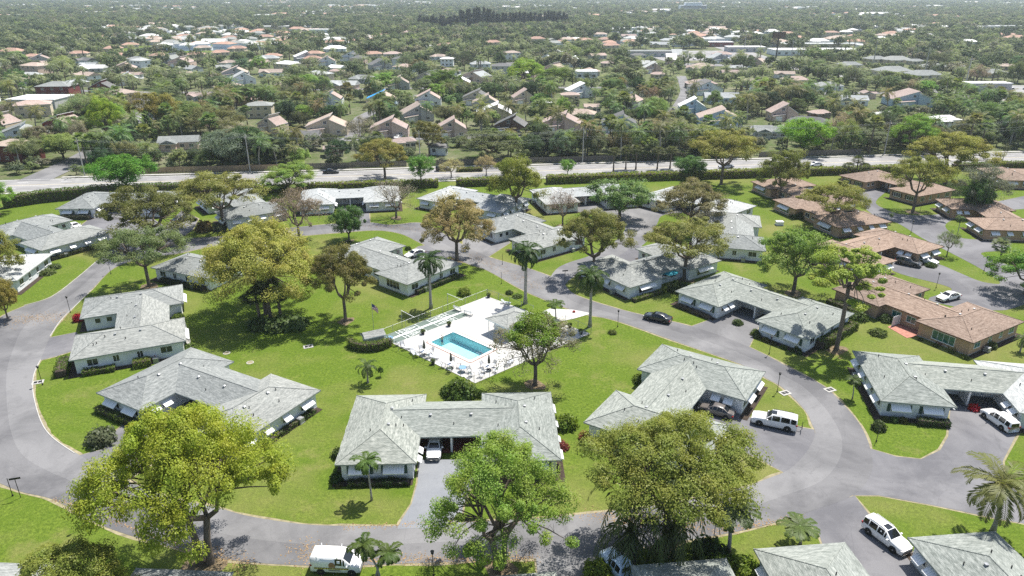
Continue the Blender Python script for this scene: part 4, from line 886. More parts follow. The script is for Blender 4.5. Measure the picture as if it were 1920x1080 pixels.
M['soil'] = vary('bare_soil', (.15, .115, .07), .45, 1.5, .95, dirt=(.2, .16, .09))
rd = random.Random(4)
for i, (x, y, r) in enumerate(DIRT):
    n = 18; ph = rd.uniform(0, 6); o = sheet('bare_ground', [[(x + (r * .16 + .35) * (1 + .25 * math.sin(2 * a + ph) + .2 * rd.random()) * math.cos(a), y + (r * .16 + .35) * (1 + .25 * math.sin(3 * a + ph) + .2 * rd.random()) * math.sin(a)) for a in [6.2832 * k / n for k in range(n)]]], .012, M['soil'])

# ================================================================== POOL TERRACE
dk = pxs([(713, 633), (913, 556), (1106, 626), (891, 719)])
sheet('pool_deck', [dk, [pl(a, b) for a, b in rrect(PL + .02, PWD + .02, .36)]], .06, M['slabs'])
b = MB(); n = 4
for i in range(4):
    p, q = dk[i], dk[(i + 1) % 4]; b.add([(p.x, p.y, -.05), (q.x, q.y, -.05), (q.x, q.y, .058), (p.x, p.y, .058)], [(0, 1, 2, 3)])
o = b.build('deck_edge', M['concrete']); o['kind'] = 'structure'
sheet('walkway', [pxs([(1000, 592), (1030, 579), (1075, 581), (1110, 588), (1075, 598), (1040, 605)])], .05, M['deck'])
sheet('walkway', [pxs([(338, 598), (345, 596), (362, 655), (352, 656)])], .03, M['concrete'])
pool = thing('swimming_pool', 'rectangular turquoise swimming pool sunk in the white deck', 'swimming pool', pc)
def prel(pts): return [(p.x - pc.x, p.y - pc.y) for p in pts]
def ringb(u0, v0, u1, v1, r, z0, z1):
    A = prel([pl(a, b_) for a, b_ in rrect(u0, v0, r)]); B = prel([pl(a, b_) for a, b_ in rrect(u1, v1, r + .1)]); n = len(A); m = MB()
    m.add([(*p, z1) for p in A] + [(*p, z1) for p in B] + [(*p, z0) for p in A] + [(*p, z0) for p in B], [(i, n + i, n + (i + 1) % n, (i + 1) % n) for i in range(n)] + [(i, (i + 1) % n, 2 * n + (i + 1) % n, 2 * n + i) for i in range(n)] + [(n + i, 3 * n + i, 3 * n + (i + 1) % n, n + (i + 1) % n) for i in range(n)]); return m
ringb(PL, PWD, PL + .42, PWD + .42, .3, -.1, .11).build('coping', M['white'], pool)
ringb(PL + .44, PWD + .44, PL + .6, PWD + .6, .4, .03, .075).build('edge_band', M['tile_brown'], pool)
A = prel([pl(a, b_) for a, b_ in rrect(PL, PWD, .35)]); n = len(A)
MB().add([(*p, .05) for p in A] + [(*p, -1.5) for p in A], [(i, n + i, n + (i + 1) % n, (i + 1) % n) for i in range(n)] + [tuple(range(n, 2 * n))]).build('basin', M['plaster'], pool)
MB().add([(*p, -.12) for p in A], [tuple(range(n))]).build('water', M['water'], pool)
stp = MB()
for k in range(3): q = prel([pl(PL - .9 + .3 * k, -1.2), pl(PL + .0, -1.2), pl(PL, 1.2), pl(PL - .9 + .3 * k, 1.2)]); stp.poly(q, -1.45, -1.1 + .27 * k)
stp.build('step', M['plaster'], pool)
rl = MB()
for v_ in (-.9, -.3): rl.tube([tuple(prel([pl(PL + .35, v_)])[0]) + (.1,), tuple(prel([pl(PL + .3, v_)])[0]) + (.75,), tuple(prel([pl(PL - .25, v_)])[0]) + (.8,), tuple(prel([pl(PL - .5, v_)])[0]) + (-.3,)], .03, 6)
rl.build('handrail', M['rim'], pool)
# swimmer
pp = P(829, 634.5)
def person(loc, rz):
    me = bpy.data.meshes.new('body')
    J = [((0, 0, -.45), .15), ((0, 0, -.15), .135), ((0, 0, .1), .155), ((0, 0, .22), .07), ((0, 0, .33), .085), ((0, .01, .45), .085), ((.19, 0, .16), .062), ((.3, .14, -.02), .048), ((.24, .36, .03), .04), ((-.19, 0, .16), .062), ((-.33, .1, -.02), .048), ((-.3, .34, .02), .04), ((.1, .02, -.8), .085), ((.1, -.05, -1.2), .06), ((-.1, .02, -.8), .085), ((-.1, -.08, -1.2), .06), ((.24, .45, .03), .025), ((-.3, .43, .02), .025)]
    E_ = [(0, 1), (1, 2), (2, 3), (3, 4), (4, 5), (2, 6), (6, 7), (7, 8), (8, 16), (2, 9), (9, 10), (10, 11), (11, 17), (0, 12), (12, 13), (0, 14), (14, 15)]
    me.from_pydata([j[0] for j in J], E_, []); me.materials.append(M['skin'])
    t = thing('person', 'bather standing in the pool near its far corner', 'person', loc, rz); o = put('body', me, t)
    mo = o.modifiers.new('skin', 'SKIN'); me.skin_vertices.new() if not me.skin_vertices else None
    for i, j in enumerate(J): me.skin_vertices[0].data[i].radius = (j[1], j[1])
    me.skin_vertices[0].data[0].use_root = True
    o.modifiers.new('sub', 'SUBSURF').levels = 1; o.modifiers['sub'].render_levels = 1
    MB().lathe([(.092, .38), (.105, .44), (.098, .5), (.06, .555), (.01, .57)], 10).build('hair', M['hair'], t, True)
    tr = MB().lathe([(.15, -.62), (.165, -.5), (.158, -.34), (.15, -.3)], 10).build('swim_shorts', M['flag_blue'], t)
person((pp.x, pp.y, .05), R_(25))
# shuffleboard
sc_ = [P(717, 631), P(852, 579.5), P(881, 592), P(740, 645)]
def bil(u, v, z=0): return (sc_[0] * (1 - u) + sc_[1] * u) * (1 - v) + (sc_[3] * (1 - u) + sc_[2] * u) * v + Vector((0, 0, z))
for j, (v0, v1) in enumerate(((.04, .44), (.56, .96))):
    c0 = bil(.5, (v0 + v1) / 2); sb = thing('shuffleboard_court', 'grey-green shuffleboard court with white scoring triangles, %s of the pair' % ('nearer the grass' if j == 0 else 'nearer the pool'), 'court', c0)
    rel = lambda u, v, z: tuple(bil(u, v, z) - c0)
    MB().add([rel(0, v0, .075), rel(1, v0, .075), rel(1, v1, .075), rel(0, v1, .075), rel(0, v0, .03), rel(1, v0, .03), rel(1, v1, .03), rel(0, v1, .03)], [(0, 3, 2, 1), (0, 1, 5, 4), (1, 2, 6, 5), (2, 3, 7, 6), (3, 0, 4, 7)]).build('surface', M['court'], sb)
    ln = MB(); vm = (v0 + v1) / 2; hv = (v1 - v0) / 2
    def bar(u0, va, u1, vb, w_=.045):
        p, q = Vector(rel(u0, va, .082)), Vector(rel(u1, vb, .082)); d = (q - p).normalized(); s = Vector((-d.y, d.x, 0)) * w_; ln.add([p - s, q - s, q + s, p + s], [(0, 1, 2, 3)])
    for e, sg in ((.16, 1), (.84, -1)):
        bar(e, v0, e, v1); bar(e + sg * .04, v0, e + sg * .04, v1)
        bar(e + sg * .04, v0 + .02, e + sg * .24, vm); bar(e + sg * .04, v1 - .02, e + sg * .24, vm); bar(e, vm, e + sg * .16, vm)
        for k in (.1, .16): bar(e + sg * k, vm - hv * (1 - k / .24), e + sg * k, vm + hv * (1 - k / .24))
    for u in (.42, .58): bar(u, v0, u, v1)
    ln.build('line_marking', M['white'], sb)
gap = MB(); gap.add([bil(0, .44, .068), bil(1, .44, .068), bil(1, .56, .068), bil(0, .56, .068)], [(0, 3, 2, 1)]); o = gap.build('court_divider', M['white']); o['kind'] = 'structure'
for u in (.28, .93):
    q = bil(u, -.12); cl = thing('court_light', 'slim post with an arm over the shuffleboard courts, %s one' % ('left' if u < .5 else 'right'), 'lamp post', q)
    MB().tube([(0, 0, 0), (0, 0, 3.2)], .045, 6).build('post', M['galv'], cl); a_ = bil(u, .9) - q; MB().tube([(0, 0, 3.15), (a_.x, a_.y, 3.15)], .04, 6).build('arm', M['white'], cl)
# fence round the terrace
def chain_fence(pts, label, h=1.3, step=2.6):
    t = thing('chain_link_fence', label, 'fence', pts[0]); o = pts[0]
    post = MB().tube([(0, 0, -.05), (0, 0, h + .05)], .035, 6).lathe([(.05, h + .05), (.03, h + .1)], 6).mesh('post', M['galv'])
    for a, b_ in zip(pts, pts[1:]):
        d = b_ - a; L = d.length; k = max(1, round(L / step))
        for i in range(k): put('post', post, t, a + d * (i / k) - o)
        MB().tube([a - o + Vector((0, 0, h)), b_ - o + Vector((0, 0, h))], .022, 5).build('rail', M['galv'], t)
        MB().add([a - o + Vector((0, 0, .05)), b_ - o + Vector((0, 0, .05)), b_ - o + Vector((0, 0, h)), a - o + Vector((0, 0, h))], [(0, 1, 2, 3)]).build('mesh_panel', M['chain'], t)
    put('post', post, t, pts[-1] - o)
chain_fence(pxs([(712, 633), (913, 555)]), 'chain link fence behind the shuffleboard courts')
chain_fence(pxs([(914, 555), (1000, 586)]), 'chain link fence along the road side of the pool deck')
chain_fence(pxs([(726, 648), (889, 720), (1000, 676), (1108, 627), (1060, 605)]), 'chain link fence along the near edges of the pool deck')
# pool house
ha, hb, hd = P(912, 599, 2.45), P(967, 577, 2.45), P(998, 590, 2.45)
hu = (hb - ha).normalized(); hl = (hb - ha).length / 2; hv = Vector((hu.y, -hu.x, 0)); hw_ = 2.3
hcn = (ha + hb) / 2 + hv * hw_; ph = thing('pool_house', 'small grey roofed pool house on the deck behind the half bare tree', 'pool house', (hcn.x, hcn.y, 0), math.atan2(hu.y, hu.x))
hip_roof(ph, 0, 0, hl, hw_ + .3, [M['roof_grey'], M['white']], 2.55, .3)
MB().box((-hl + 1.6, -hw_ + .25, 0), (hl - .4, hw_ - .1, 2.45)).build('wall', M['wall_white'], ph)
for yy in (-hw_ + .1, hw_ - .1): MB().tube([(-hl + .4, yy, 0), (-hl + .4, yy, 2.45)], .06, 6).build('post', M['white'], ph)
d_ = put('door', _door, ph, (0.4, -hw_ + .25, .06)); put('handle', _knob, d_, (.35, -.06, 1)); put('door', _door, ph, (-hl + 1.6, .2, .06), -math.pi / 2); window(ph, 1.6, -hw_ + .25, -math.pi / 2, .8, .6, 1.8, None, None, 'glass', 1)
# pump shed
ps = thing('pump_shed', 'little gabled pump shed ringed by a curved hedge', 'shed', (hc.x + .35, hc.y + .75, 0), R_(28))
MB().box((-1.5, -1.0, 0), (1.5, 1.0, 1.4)).add([(-1.5, -1, 1.4), (-1.5, 1, 1.4), (-1.5, 0, 2.0), (1.5, -1, 1.4), (1.5, 1, 1.4), (1.5, 0, 2.0)], [(0, 2, 1), (3, 4, 5)]).build('wall', M['wall_grey'], ps)
hip_roof(ps, 0, 0, 1.75, 1.2, [M['roof_grey'], M['white']], 1.42, .52, True, False)
window(ps, -1.5, 0, math.pi, .5, .5, 1.05, None, None, 'glass', 1); MB().tube([(-1.52, -.1, .7), (-1.56, -.1, .7)], .28, 10).build('fan', M['white'], ps)
# flagpole
fp = P(701, 621); fl = thing('flagpole', 'thin flagpole with a striped flag beside the pump shed', 'flagpole', fp)
MB().tube([(0, 0, 0), (0, 0, 5.1)], [.05, .03], 6).lathe([(.01, 5.1), (.06, 5.15), (.01, 5.21)], 6).build('pole', M['galv'], fl)
b = MB(); nx, nz = 10, 13
def fpt(i, j): x = i / nx; return (.04 + .98 * x, .16 * math.sin(x * 5) * x, 4.95 - j / nz * 1.0 - .75 * x ** 1.3)
for i in range(nx):
    for j in range(nz): b.add([fpt(i, j), fpt(i, j + 1), fpt(i + 1, j + 1), fpt(i + 1, j)], [(0, 1, 2, 3)], 2 if (i < 4 and j < 7) else (0 if j % 2 == 0 else 1))
b.build('flag', [M['flag_red'], M['white'], M['flag_blue']], fl)
# furniture
def chair_parts(t, x=0, y=0, rz=0, mat='strap'):
    Rz = Matrix.Rotation(rz, 4, 'Z'); Tm = Matrix.Translation((x, y, 0)) @ Rz
    def bb(name, fn, m): mb = MB(); fn(mb); mb.v = [tuple(Tm @ Vector(p)) for p in mb.v]; return mb.build(name, m, t)
    bb('seat', lambda m: [m.box((-.27, -.25 + k * .1, .4), (.27, -.17 + k * .1, .43)) for k in range(5)], M[mat])
    bb('backrest', lambda m: [m.box((-.27, .24 + .045 * k, .5 + k * .1), (.27, .27 + .045 * k, .58 + k * .1)) for k in range(5)], M[mat])
    for sx in (-1, 1): bb('leg', lambda m: m.tube([(sx * .29, -.27, 0), (sx * .29, -.27, .62), (sx * .29, .25, .64), (sx * .29, .46, 1.0)], .025, 5).tube([(sx * .29, .3, 0), (sx * .29, .2, .62)], .025, 5), M['dark_metal'])
def chair(px, py, rz, label, group=None): p = P(px, py); t = thing('patio_chair', label, 'chair', (p.x, p.y, .06), rz, group); chair_parts(t); return t
def table(px, py, label, mat='strap'):
    p = P(px, py); t = thing('patio_table', label, 'table', (p.x, p.y, .06)); MB().lathe([(.02, .68), (.6, .68), (.62, .7), (.6, .73), (.02, .735)], 16).build('tabletop', M[mat], t)
    for k in range(4): a = k * math.pi / 2 + .6; MB().tube([(.45 * math.cos(a), .45 * math.sin(a), 0), (.2 * math.cos(a), .2 * math.sin(a), .68)], .025, 5).build('leg', M['dark_metal'], t)
    return p
def brolly(px, py, label):
    p = P(px, py); t = thing('folded_umbrella', label, 'umbrella', (p.x, p.y, .06)); MB().tube([(0, 0, .05), (0, 0, 2.5)], .025, 6).build('pole', M['dark_metal'], t); MB().lathe([(.26, 0), (.26, .06), (.06, .1)], 10).build('base', M['dark_metal'], t)
    c = MB(); pr = [(.11, 1.0), (.17, 1.15), (.15, 1.6), (.1, 2.1), (.04, 2.45), (.01, 2.5)]; N8 = 16
    c.add([(r * (1 + .28 * (k % 2)) * math.cos(2 * math.pi * k / N8), r * (1 + .28 * (k % 2)) * math.sin(2 * math.pi * k / N8), z) for r, z in pr for k in range(N8)], [(i * N8 + k, i * N8 + (k + 1) % N8, (i + 1) * N8 + (k + 1) % N8, (i + 1) * N8 + k) for i in range(len(pr) - 1) for k in range(N8)]); c.build('canopy', M['canvas_olive'], t)
for i, (px, py, wd) in enumerate([(796, 666, 'left'), (846, 690, 'middle'), (917, 694, 'right')]):
    p = table(px, py, 'round patio table under the %s folded umbrella by the pool' % wd); brolly(px, py - .8, 'folded olive umbrella standing in the %s patio table' % wd)
    for k in range(4):
        a = k * math.pi / 2 + .5 + i; q = p + Vector((math.cos(a), math.sin(a), 0)) * 1.15; t = thing('patio_chair', 'white strapped patio chair at the %s umbrella table' % wd, 'chair', (q.x, q.y, .06), a - math.pi / 2, 'chairs at the %s umbrella table' % wd); chair_parts(t)
table(868, 697, 'blue topped table near the lower deck corner', 'blue_plastic'); table(731, 641, 'small blue topped table beside the pump shed hedge', 'blue_plastic')
for i, (px, py, rz, lab) in enumerate([(880, 700, .5, 'white patio chair right of the blue topped table'), (884, 706, 2.5, 'white patio chair in the very corner of the deck'), (903, 708, 1.2, 'lone patio chair by the right-hand deck edge'), (755, 652, .4, 'patio chair beside the lounger at the left end of the deck'), (746, 648, 2., 'patio chair next to the small blue table'), (930, 612, 0, 'dark patio chair at the pool house wall, left one'), (937, 614, .3, 'dark patio chair at the pool house wall, right one')]): chair(px, py, rz, lab)
def lounger(px, py, rz, label):
    p = P(px, py); t = thing('sun_lounger', label, 'lounger', (p.x, p.y, .06), rz); m = MB()
    for k in range(9): m.box((-.3, -.95 + k * .135, .3), (.3, -.86 + k * .135, .33))
    m.build('seat', M['strap'], t); m = MB()
    for k in range(5): m.box((-.3, .27 + k * .12, .33 + k * .08), (.3, .36 + k * .12, .38 + k * .08))
    m.build('backrest', M['strap'], t)
    for sx in (-1, 1): MB().tube([(sx * .32, -.98, .3), (sx * .32, .3, .3), (sx * .32, .85, .68)], .025, 5).tube([(sx * .32, -.8, 0), (sx * .32, -.8, .3)], .025, 5).tube([(sx * .32, .4, 0), (sx * .32, .4, .3)], .025, 5).build('frame', M['galv'], t)
for a in [(765, 655, 1.9, 'white sun lounger lying parallel to the left deck edge'), (775, 664, .5, 'white sun lounger angled toward the left umbrella table'), (812, 672, 1.2, 'white sun lounger between the left and middle umbrella tables'), (955, 683, 2.6, 'white sun lounger in the shade of the half bare tree'), (948, 570, 1.2, 'white sun lounger behind the pool house roof')]: lounger(*a)
def planter(px, py, label, mat='dark_metal', k=4):
    p = P(px, py); t = thing('planter', label, 'planter', (p.x, p.y, .06)); MB().lathe([(.22, 0), (.26, .1), (.34, .55), (.37, .6), (.3, .6), (.28, .5)], 12).build('pot', M[mat], t); c = put('plant', BUSH[k], t, (0, 0, .5)); c.scale = (.42,) * 3; c.color = (.12, .16, .05, 1)
for a in [(842, 612, 'dark planter at the pool side edge of the shuffleboard courts'), (793, 627, 'dark planter between the courts and the folded umbrella'), (916, 558, 'dark planter in the far corner of the pool deck'), (812, 683, 'small dark planter by the lower left deck edge'), (1068, 615, 'dark planter at the right end of the deck, nearer the walkway'), (1089, 627, 'dark planter in the right corner of the deck')]: planter(*a)
def bench(px, py, rz, label):
    p = P(px, py); t = thing('bench', label, 'bench', (p.x, p.y, .06), rz)
    for k in range(4): MB().box((-.85, -.28 + k * .13, .43), (.85, -.18 + k * .13, .47)).build('slat', M['white'], t)
    for k in range(3): MB().box((-.85, .28 + .03 * k, .58 + k * .14), (.85, .31 + .03 * k, .68 + k * .14)).build('slat', M['white'], t)
    for sx in (-.65, .65): MB().box((sx - .04, -.3, 0), (sx + .04, -.2, .43)).box((sx - .04, .22, 0), (sx + .04, .3, .98)).build('leg', M['wall_grey'], t)
bench(859, 583, 2.6, 'white slatted bench at the end of the courts, the farther one'); bench(879, 591, 2.6, 'white slatted bench at the end of the courts, the nearer one')
# teal umbrella, patio gate
p = P(1252, 528); t = thing('patio_umbrella', 'open teal umbrella in a villa court', 'umbrella', p); MB().tube([(0, 0, 0), (0, 0, 2.6)], .03, 6).build('pole', M['white'], t); MB().add([(1.9 * math.cos(k * math.pi / 4), 1.9 * math.sin(k * math.pi / 4), 2.0) for k in range(8)] + [(0, 0, 2.65)], [(k, (k + 1) % 8, 8) for k in range(8)]).build('canopy', M['teal'], t)
ga, gb_ = P(1672, 612), P(1702, 601); gt = thing('patio_gate_fence', 'white plank fence at the red paved patio of the peach villa', 'fence', ga, math.atan2((gb_ - ga).y, (gb_ - ga).x)); L = (gb_ - ga).length
_plank = MB().box((-.13, -.02, .05), (.13, .02, 1.75)).mesh('plank', M['white'])
for k in range(int(L / .29) + 1): put('plank', _plank, gt, (k * .29, 0, 0))
MB().box((-.1, .02, .35), (L, .06, .45)).box((-.1, .02, 1.4), (L, .06, 1.5)).build('rail', M['white'], gt)
sheet('brick_patio', [pxs([(1664, 613), (1700, 600), (1730, 612), (1722, 630), (1700, 634)])], .04, M['brick_red'])
# ================================================================== VEHICLES
def car(rear, front, kind, paint_, label, name='parked_car', group=None, scale=1, z=.03, cat='car'):
    a, f = P(*rear), P(*front); c = (a + f) / 2; rz = math.atan2((f - a).y, (f - a).x)
    return car_at((c.x, c.y, z), rz, kind, paint_, label, name, group, cat)
SPEC = {  # stations: x (rear -> front), half width low, belt z, roof z, roof half width ; cabin station range
 'sedan': (4.75, [(-2.35, .78, .62, .8, .7), (-2.2, .88, .72, .98, .78), (-1.65, .91, .9, 1.03, .8), (-.95, .92, .92, 1.4, .62), (-.2, .92, .92, 1.46, .62), (.35, .92, .91, 1.42, .62), (1.05, .92, .9, 1.0, .78), (1.7, .9, .8, .93, .76), (2.2, .84, .66, .8, .68), (2.38, .7, .5, .66, .58)], (2, 6), .33, (-1.42, 1.42)),
 'suv': (4.8, [(-2.38, .82, .8, 1.05, .72), (-2.3, .9, 1.0, 1.62, .66), (-1.6, .93, 1.02, 1.72, .68), (-.6, .94, 1.03, 1.75, .69), (.2, .94, 1.02, 1.7, .67), (1.0, .94, 1.0, 1.12, .82), (1.75, .92, .92, 1.06, .8), (2.2, .87, .75, .95, .72), (2.4, .74, .6, .75, .62)], (1, 5), .36, (-1.42, 1.45)),
 'bigsuv': (5.5, [(-2.75, .9, .85, 1.2, .8), (-2.66, .98, 1.15, 1.85, .76), (-1.9, 1.0, 1.17, 1.93, .78), (-.7, 1.0, 1.18, 1.95, .78), (.35, 1.0, 1.16, 1.88, .76), (1.1, 1.0, 1.12, 1.24, .9), (2.0, 1.0, 1.1, 1.18, .88), (2.6, .96, .95, 1.08, .82), (2.78, .86, .75, .85, .75)], (1, 5), .4, (-1.65, 1.75)),
 'van': (4.8, [(-2.4, .93, .9, 1.8, .82), (-2.34, .97, 1.15, 1.97, .84), (-1.4, .98, 1.15, 2.0, .84), (0, .98, 1.15, 2.0, .84), (.75, .98, 1.12, 1.95, .8), (1.5, .96, 1.08, 1.2, .86), (2.15, .92, .95, 1.05, .8), (2.4, .82, .75, .85, .72)], (3, 5), .34, (-1.4, 1.6)),
 'pickup': (5.4, [(-2.7, .92, .8, .98, .9), (-2.6, .95, .95, 1.0, .93), (-.9, .95, .95, 1.0, .93), (-.85, .95, 1.05, 1.7, .7), (-.1, .95, 1.05, 1.78, .7), (.5, .95, 1.04, 1.72, .68), (1.15, .95, 1.0, 1.13, .85), (2.0, .95, .98, 1.08, .84), (2.6, .9, .8, .95, .78), (2.72, .8, .6, .7, .7)], (3, 6), .38, (-1.6, 1.65)),
}
CARM = {}
def car_meshes(kind, paint_):
    k = (kind, paint_)
    if k in CARM: return CARM[k]
    L, st, (c0, c1), wr, ax = SPEC[kind]; b = MB(); zb = .24
    secs = []
    for x, w_, zb_, zt, rw in st:
        secs.append([(x, w_ * .9, zb), (x, w_, zb + .16), (x, w_ * 1.0, (zb + zb_) / 2 + .05), (x, w_ * .97, zb_), (x, rw, zt - (.04 if zt > 1.2 else .01)), (x, rw * .75, zt), (x, 0, zt + .012)])
    n = 7; vs = []
    for s in secs: vs += s + [(x, -y, z) for x, y, z in s[-2::-1]]
    m = 13
    fs = [(i * m + j, i * m + j + 1, (i + 1) * m + j + 1, (i + 1) * m + j) for i in range(len(st) - 1) for j in range(m - 1)]
    fs += [tuple(range(m)), tuple((len(st) - 1) * m + j for j in range(m))[::-1]]
    fs += [(i * m, (i + 1) * m, (i + 1) * m + m - 1, i * m + m - 1) for i in range(len(st) - 1)]
    b.add(vs, fs); body = b.mesh('body', M[paint_]); 
    for p in body.polygons: p.use_smooth = p.area < 1.5
    # glass: quads over belt..roof edge between cabin stations, shrunk and pushed outward
    def shrink(q, f=.86, out=.012):
        c = sum((Vector(p) for p in q), Vector()) / 4; nn = (Vector(q[1]) - Vector(q[0])).cross(Vector(q[3]) - Vector(q[0])).normalized(); ctr = Vector((c.x, 0, .9))
        if nn.dot(c - ctr) < 0: nn = -nn
        return [c + (Vector(p) - c) * f + nn * out for p in q]
    gl = []
    for i in range(c0, c1):
        for sg in (1, -1):
            S0, S1 = secs[i], secs[i + 1]; q = [(S0[3][0], S0[3][1] * sg, S0[3][2]), (S1[3][0], S1[3][1] * sg, S1[3][2]), (S1[4][0], S1[4][1] * sg, S1[4][2]), (S0[4][0], S0[4][1] * sg, S0[4][2])]
            if kind == 'van' and i < 3: continue
            if max(q[2][2] - q[1][2], q[3][2] - q[0][2]) < .15: continue
            mb = MB().add(shrink(q, .88), [(0, 1, 2, 3) if sg < 0 else (3, 2, 1, 0)]); gl.append(('side_window', mb.mesh('side_window', M['glass_car'])))
    def cross(i, name):
        S0, S1 = secs[i], secs[i + 1]; q = [(S0[5][0], S0[5][1], S0[5][2]), (S1[5][0], S1[5][1], S1[5][2]), (S1[5][0], -S1[5][1], S1[5][2]), (S0[5][0], -S0[5][1], S0[5][2])]
        q = [Vector(p) for p in q]; nn = (q[1] - q[0]).cross(q[2] - q[0]).normalized(); nn = nn if nn.z > 0 else -nn; c = sum(q, Vector()) / 4
        q = [c + Vector(((p - c).x * .84, (p - c).y * 1.12, (p - c).z * .84)) + nn * .022 for p in q]; gl.append((name, MB().add(q, [(0, 1, 2, 3)]).mesh(name, M['glass_car'])))
    cross(c1 - 1, 'windscreen')
    if kind in ('sedan',): cross(c0, 'rear_window')
    elif kind != 'van' : 
        S0, S1 = secs[max(c0 - 1, 0)], secs[c0]; x0 = S1[0][0] - (.05 if kind != 'pickup' else .02)
        q = [(S0[3][0] + .0, .6, S1[3][2] + .06), (S1[4][0] - .02, .55, S1[4][2] - .06), (S1[4][0] - .02, -.55, S1[4][2] - .06), (S0[3][0] + .0, -.6, S1[3][2] + .06)]; gl.append(('rear_window', MB().add([(p[0] - .03, p[1], p[2]) for p in q], [(0, 1, 2, 3)]).mesh('rear_window', M['glass_car'])))
    ty = MB().lathe([(wr * .55, -.1), (wr * .92, -.11), (wr, -.07), (wr, .07), (wr * .92, .11), (wr * .55, .1)], 16).mesh('tyre', M['rubber'], True)
    rm = MB().lathe([(.02, .105), (wr * .2, .1), (wr * .6, .075), (wr * .62, .1), (wr * .55, -.1), (.02, -.1)], 14).mesh('rim', M['rim'])
    arch = MB().lathe([(wr * 1.18, -.02), (wr * 1.18, .02), (.02, .02)], 16).mesh('wheel_arch', M['rubber'])
    xf, xr = st[-1][0], st[0][0]; wf = st[-2][1]; zl = st[-2][2]
    lamps = [('headlight', MB().cbox((xf - .2, s * wf * .78, zl - .02), (.12, .16, .07)).mesh('headlight', M['lamp'])) for s in (-1, 1)] + [('tail_light', MB().cbox((xr + .08, s * st[1][1] * .86, st[1][2] - .06), (.1, .12, .1)).mesh('tail_light', M['tail'])) for s in (-1, 1)]
    lamps.append(('bumper', MB().cbox((xf - .05, 0, .42), (.1, wf * .8, .09)).mesh('bumper', M['car_grey'])))
    ci = min(c1, len(st) - 1); mir = [('mirror', MB().cbox((st[ci][0] - .25, s * (st[ci][1] + .1), st[ci][2] + .1), (.08, .11, .07)).mesh('mirror', M[paint_])) for s in (-1, 1)]
    CARM[k] = (body, gl, ty, rm, arch, lamps + mir, ax, wr, st[3][1]); return CARM[k]
def car_at(loc, rz, kind, paint_, label, name='parked_car', group=None, cat='car'):
    body, gl, ty, rm, arch, ex, ax, wr, w_ = car_meshes(kind, paint_)
    t = thing(name, label, cat, loc, rz, group); put('body', body, t)
    for nme, me in gl + ex: put(nme, me, t)
    for x in ax:
        for s in (-1, 1):
            o = put('wheel', ty, t, (x, s * (w_ - .08), wr)); o.rotation_euler = (-s * math.pi / 2, 0, 0); put('rim', rm, o); q = put('wheel_arch', arch, t, (x, s * (w_ - .005), wr + .02)); q.rotation_euler = (-s * math.pi / 2, 0, 0)
    return t
car((1256, 606), (1210, 596), 'sedan', 'car_black', 'black sedan parked on the road edge right of the pool')
car((1370, 783), (1316, 768), 'sedan', 'car_brown', 'bronze-grey sedan half inside a villa carport')
sv = car((1491, 806), (1411, 789), 'bigsuv', 'car_white', 'big white truck-like wagon with a rear carrier on the right-hand driveway')
MB().box((-3.4, -.5, .5), (-3.3, .5, .56)).box((-3.35, -.04, .5), (-2.7, .04, .56)).box((-3.4, -.5, .5), (-3.34, -.44, 1.1)).box((-3.4, .44, .5), (-3.34, .5, 1.1)).build('carrier', M['dark_metal'], sv); MB().box((-2.2, -.66, 1.98), (.3, -.62, 2.03)).box((-2.2, .62, 1.98), (.3, .66, 2.03)).build('roof_rail', M['dark_metal'], sv); MB().box((-.2, -.35, 1.965), (.5, .35, 1.975)).build('sunroof', M['glass_car'], sv)
car((1896, 812), (1848, 778), 'suv', 'car_white', 'white coupe-like crossover on the right-hand villa driveway')
s5 = car((1631, 992), (1691, 1037), 'suv', 'car_white', 'white crossover with roof rails on the bottom right driveway')
MB().box((-1.9, -.62, 1.74), (.1, -.58, 1.8)).box((-1.9, .58, 1.74), (.1, .62, 1.8)).build('roof_rail', M['galv'], s5); MB().box((-.4, -.35, 1.77), (.2, .35, 1.78)).build('sunroof', M['glass_car'], s5)
vn = car((590, 1063), (679, 1067), 'van', 'car_white', 'white service van with a yellow side band parked at the bottom edge', name='service_van', cat='van')
M['band'] = vary('yellow_band', (.5, .42, .1), .3, 6, .4); M['ltr'] = vary('dark_lettering', (.05, .06, .03), .1, 5, .5); M['sidefig'] = vary('brown_emblem', (.3, .17, .09), .3, 6, .5)
MB().box((-2.0, -1.0, .72), (1.35, -.995, .92)).build('side_band', M['band'], vn)
lt = MB(); rx = random.Random(3); x = -1.95
while x < 1.2: w_ = rx.uniform(.06, .12); lt.box((x, -1.004, .76), (x + w_, -1.0005, .88)); x += w_ + rx.choice((.04, .04, .04, .16))
x = -.6
while x < .6: lt.box((x, -1.003, .55), (x + .08, -.999, .65)); x += .11
lt.build('lettering', M['ltr'], vn); MB().add([(-.55, -.99, .95), (.05, -.99, .95), (.1, -.985, 1.2), (-.1, -.965, 1.5), (-.4, -.96, 1.52), (-.6, -.98, 1.25)], [tuple(range(6))]).build('side_emblem', M['sidefig'], vn)
for k in (-1.7, .3): MB().box((k - .03, -.88, 2.03), (k + .03, .88, 2.06)).box((k - .04, -.9, 1.93), (k + .04, -.84, 2.18)).box((k - .04, .84, 1.93), (k + .04, .9, 2.18)).build('roof_rack', M['white'], vn)
_q = in_villa('C', -2.1, -1.5); car_at((_q.x, _q.y, .075), R_(-88), 'sedan', 'car_white', 'white car nose-out in the red floored carport of the middle villa')
car((1180, 1095), (1148, 1058), 'pickup', 'car_ice', 'pale icy blue pickup cut off by the bottom edge', cat='pickup')
car((212, 388), (190, 403), 'suv', 'car_grey', 'dark grey car in the drive of the upper left villa')
car((326, 420), (354, 411), 'sedan', 'car_black', 'dark car beside the rusty shrub on the upper left drive')
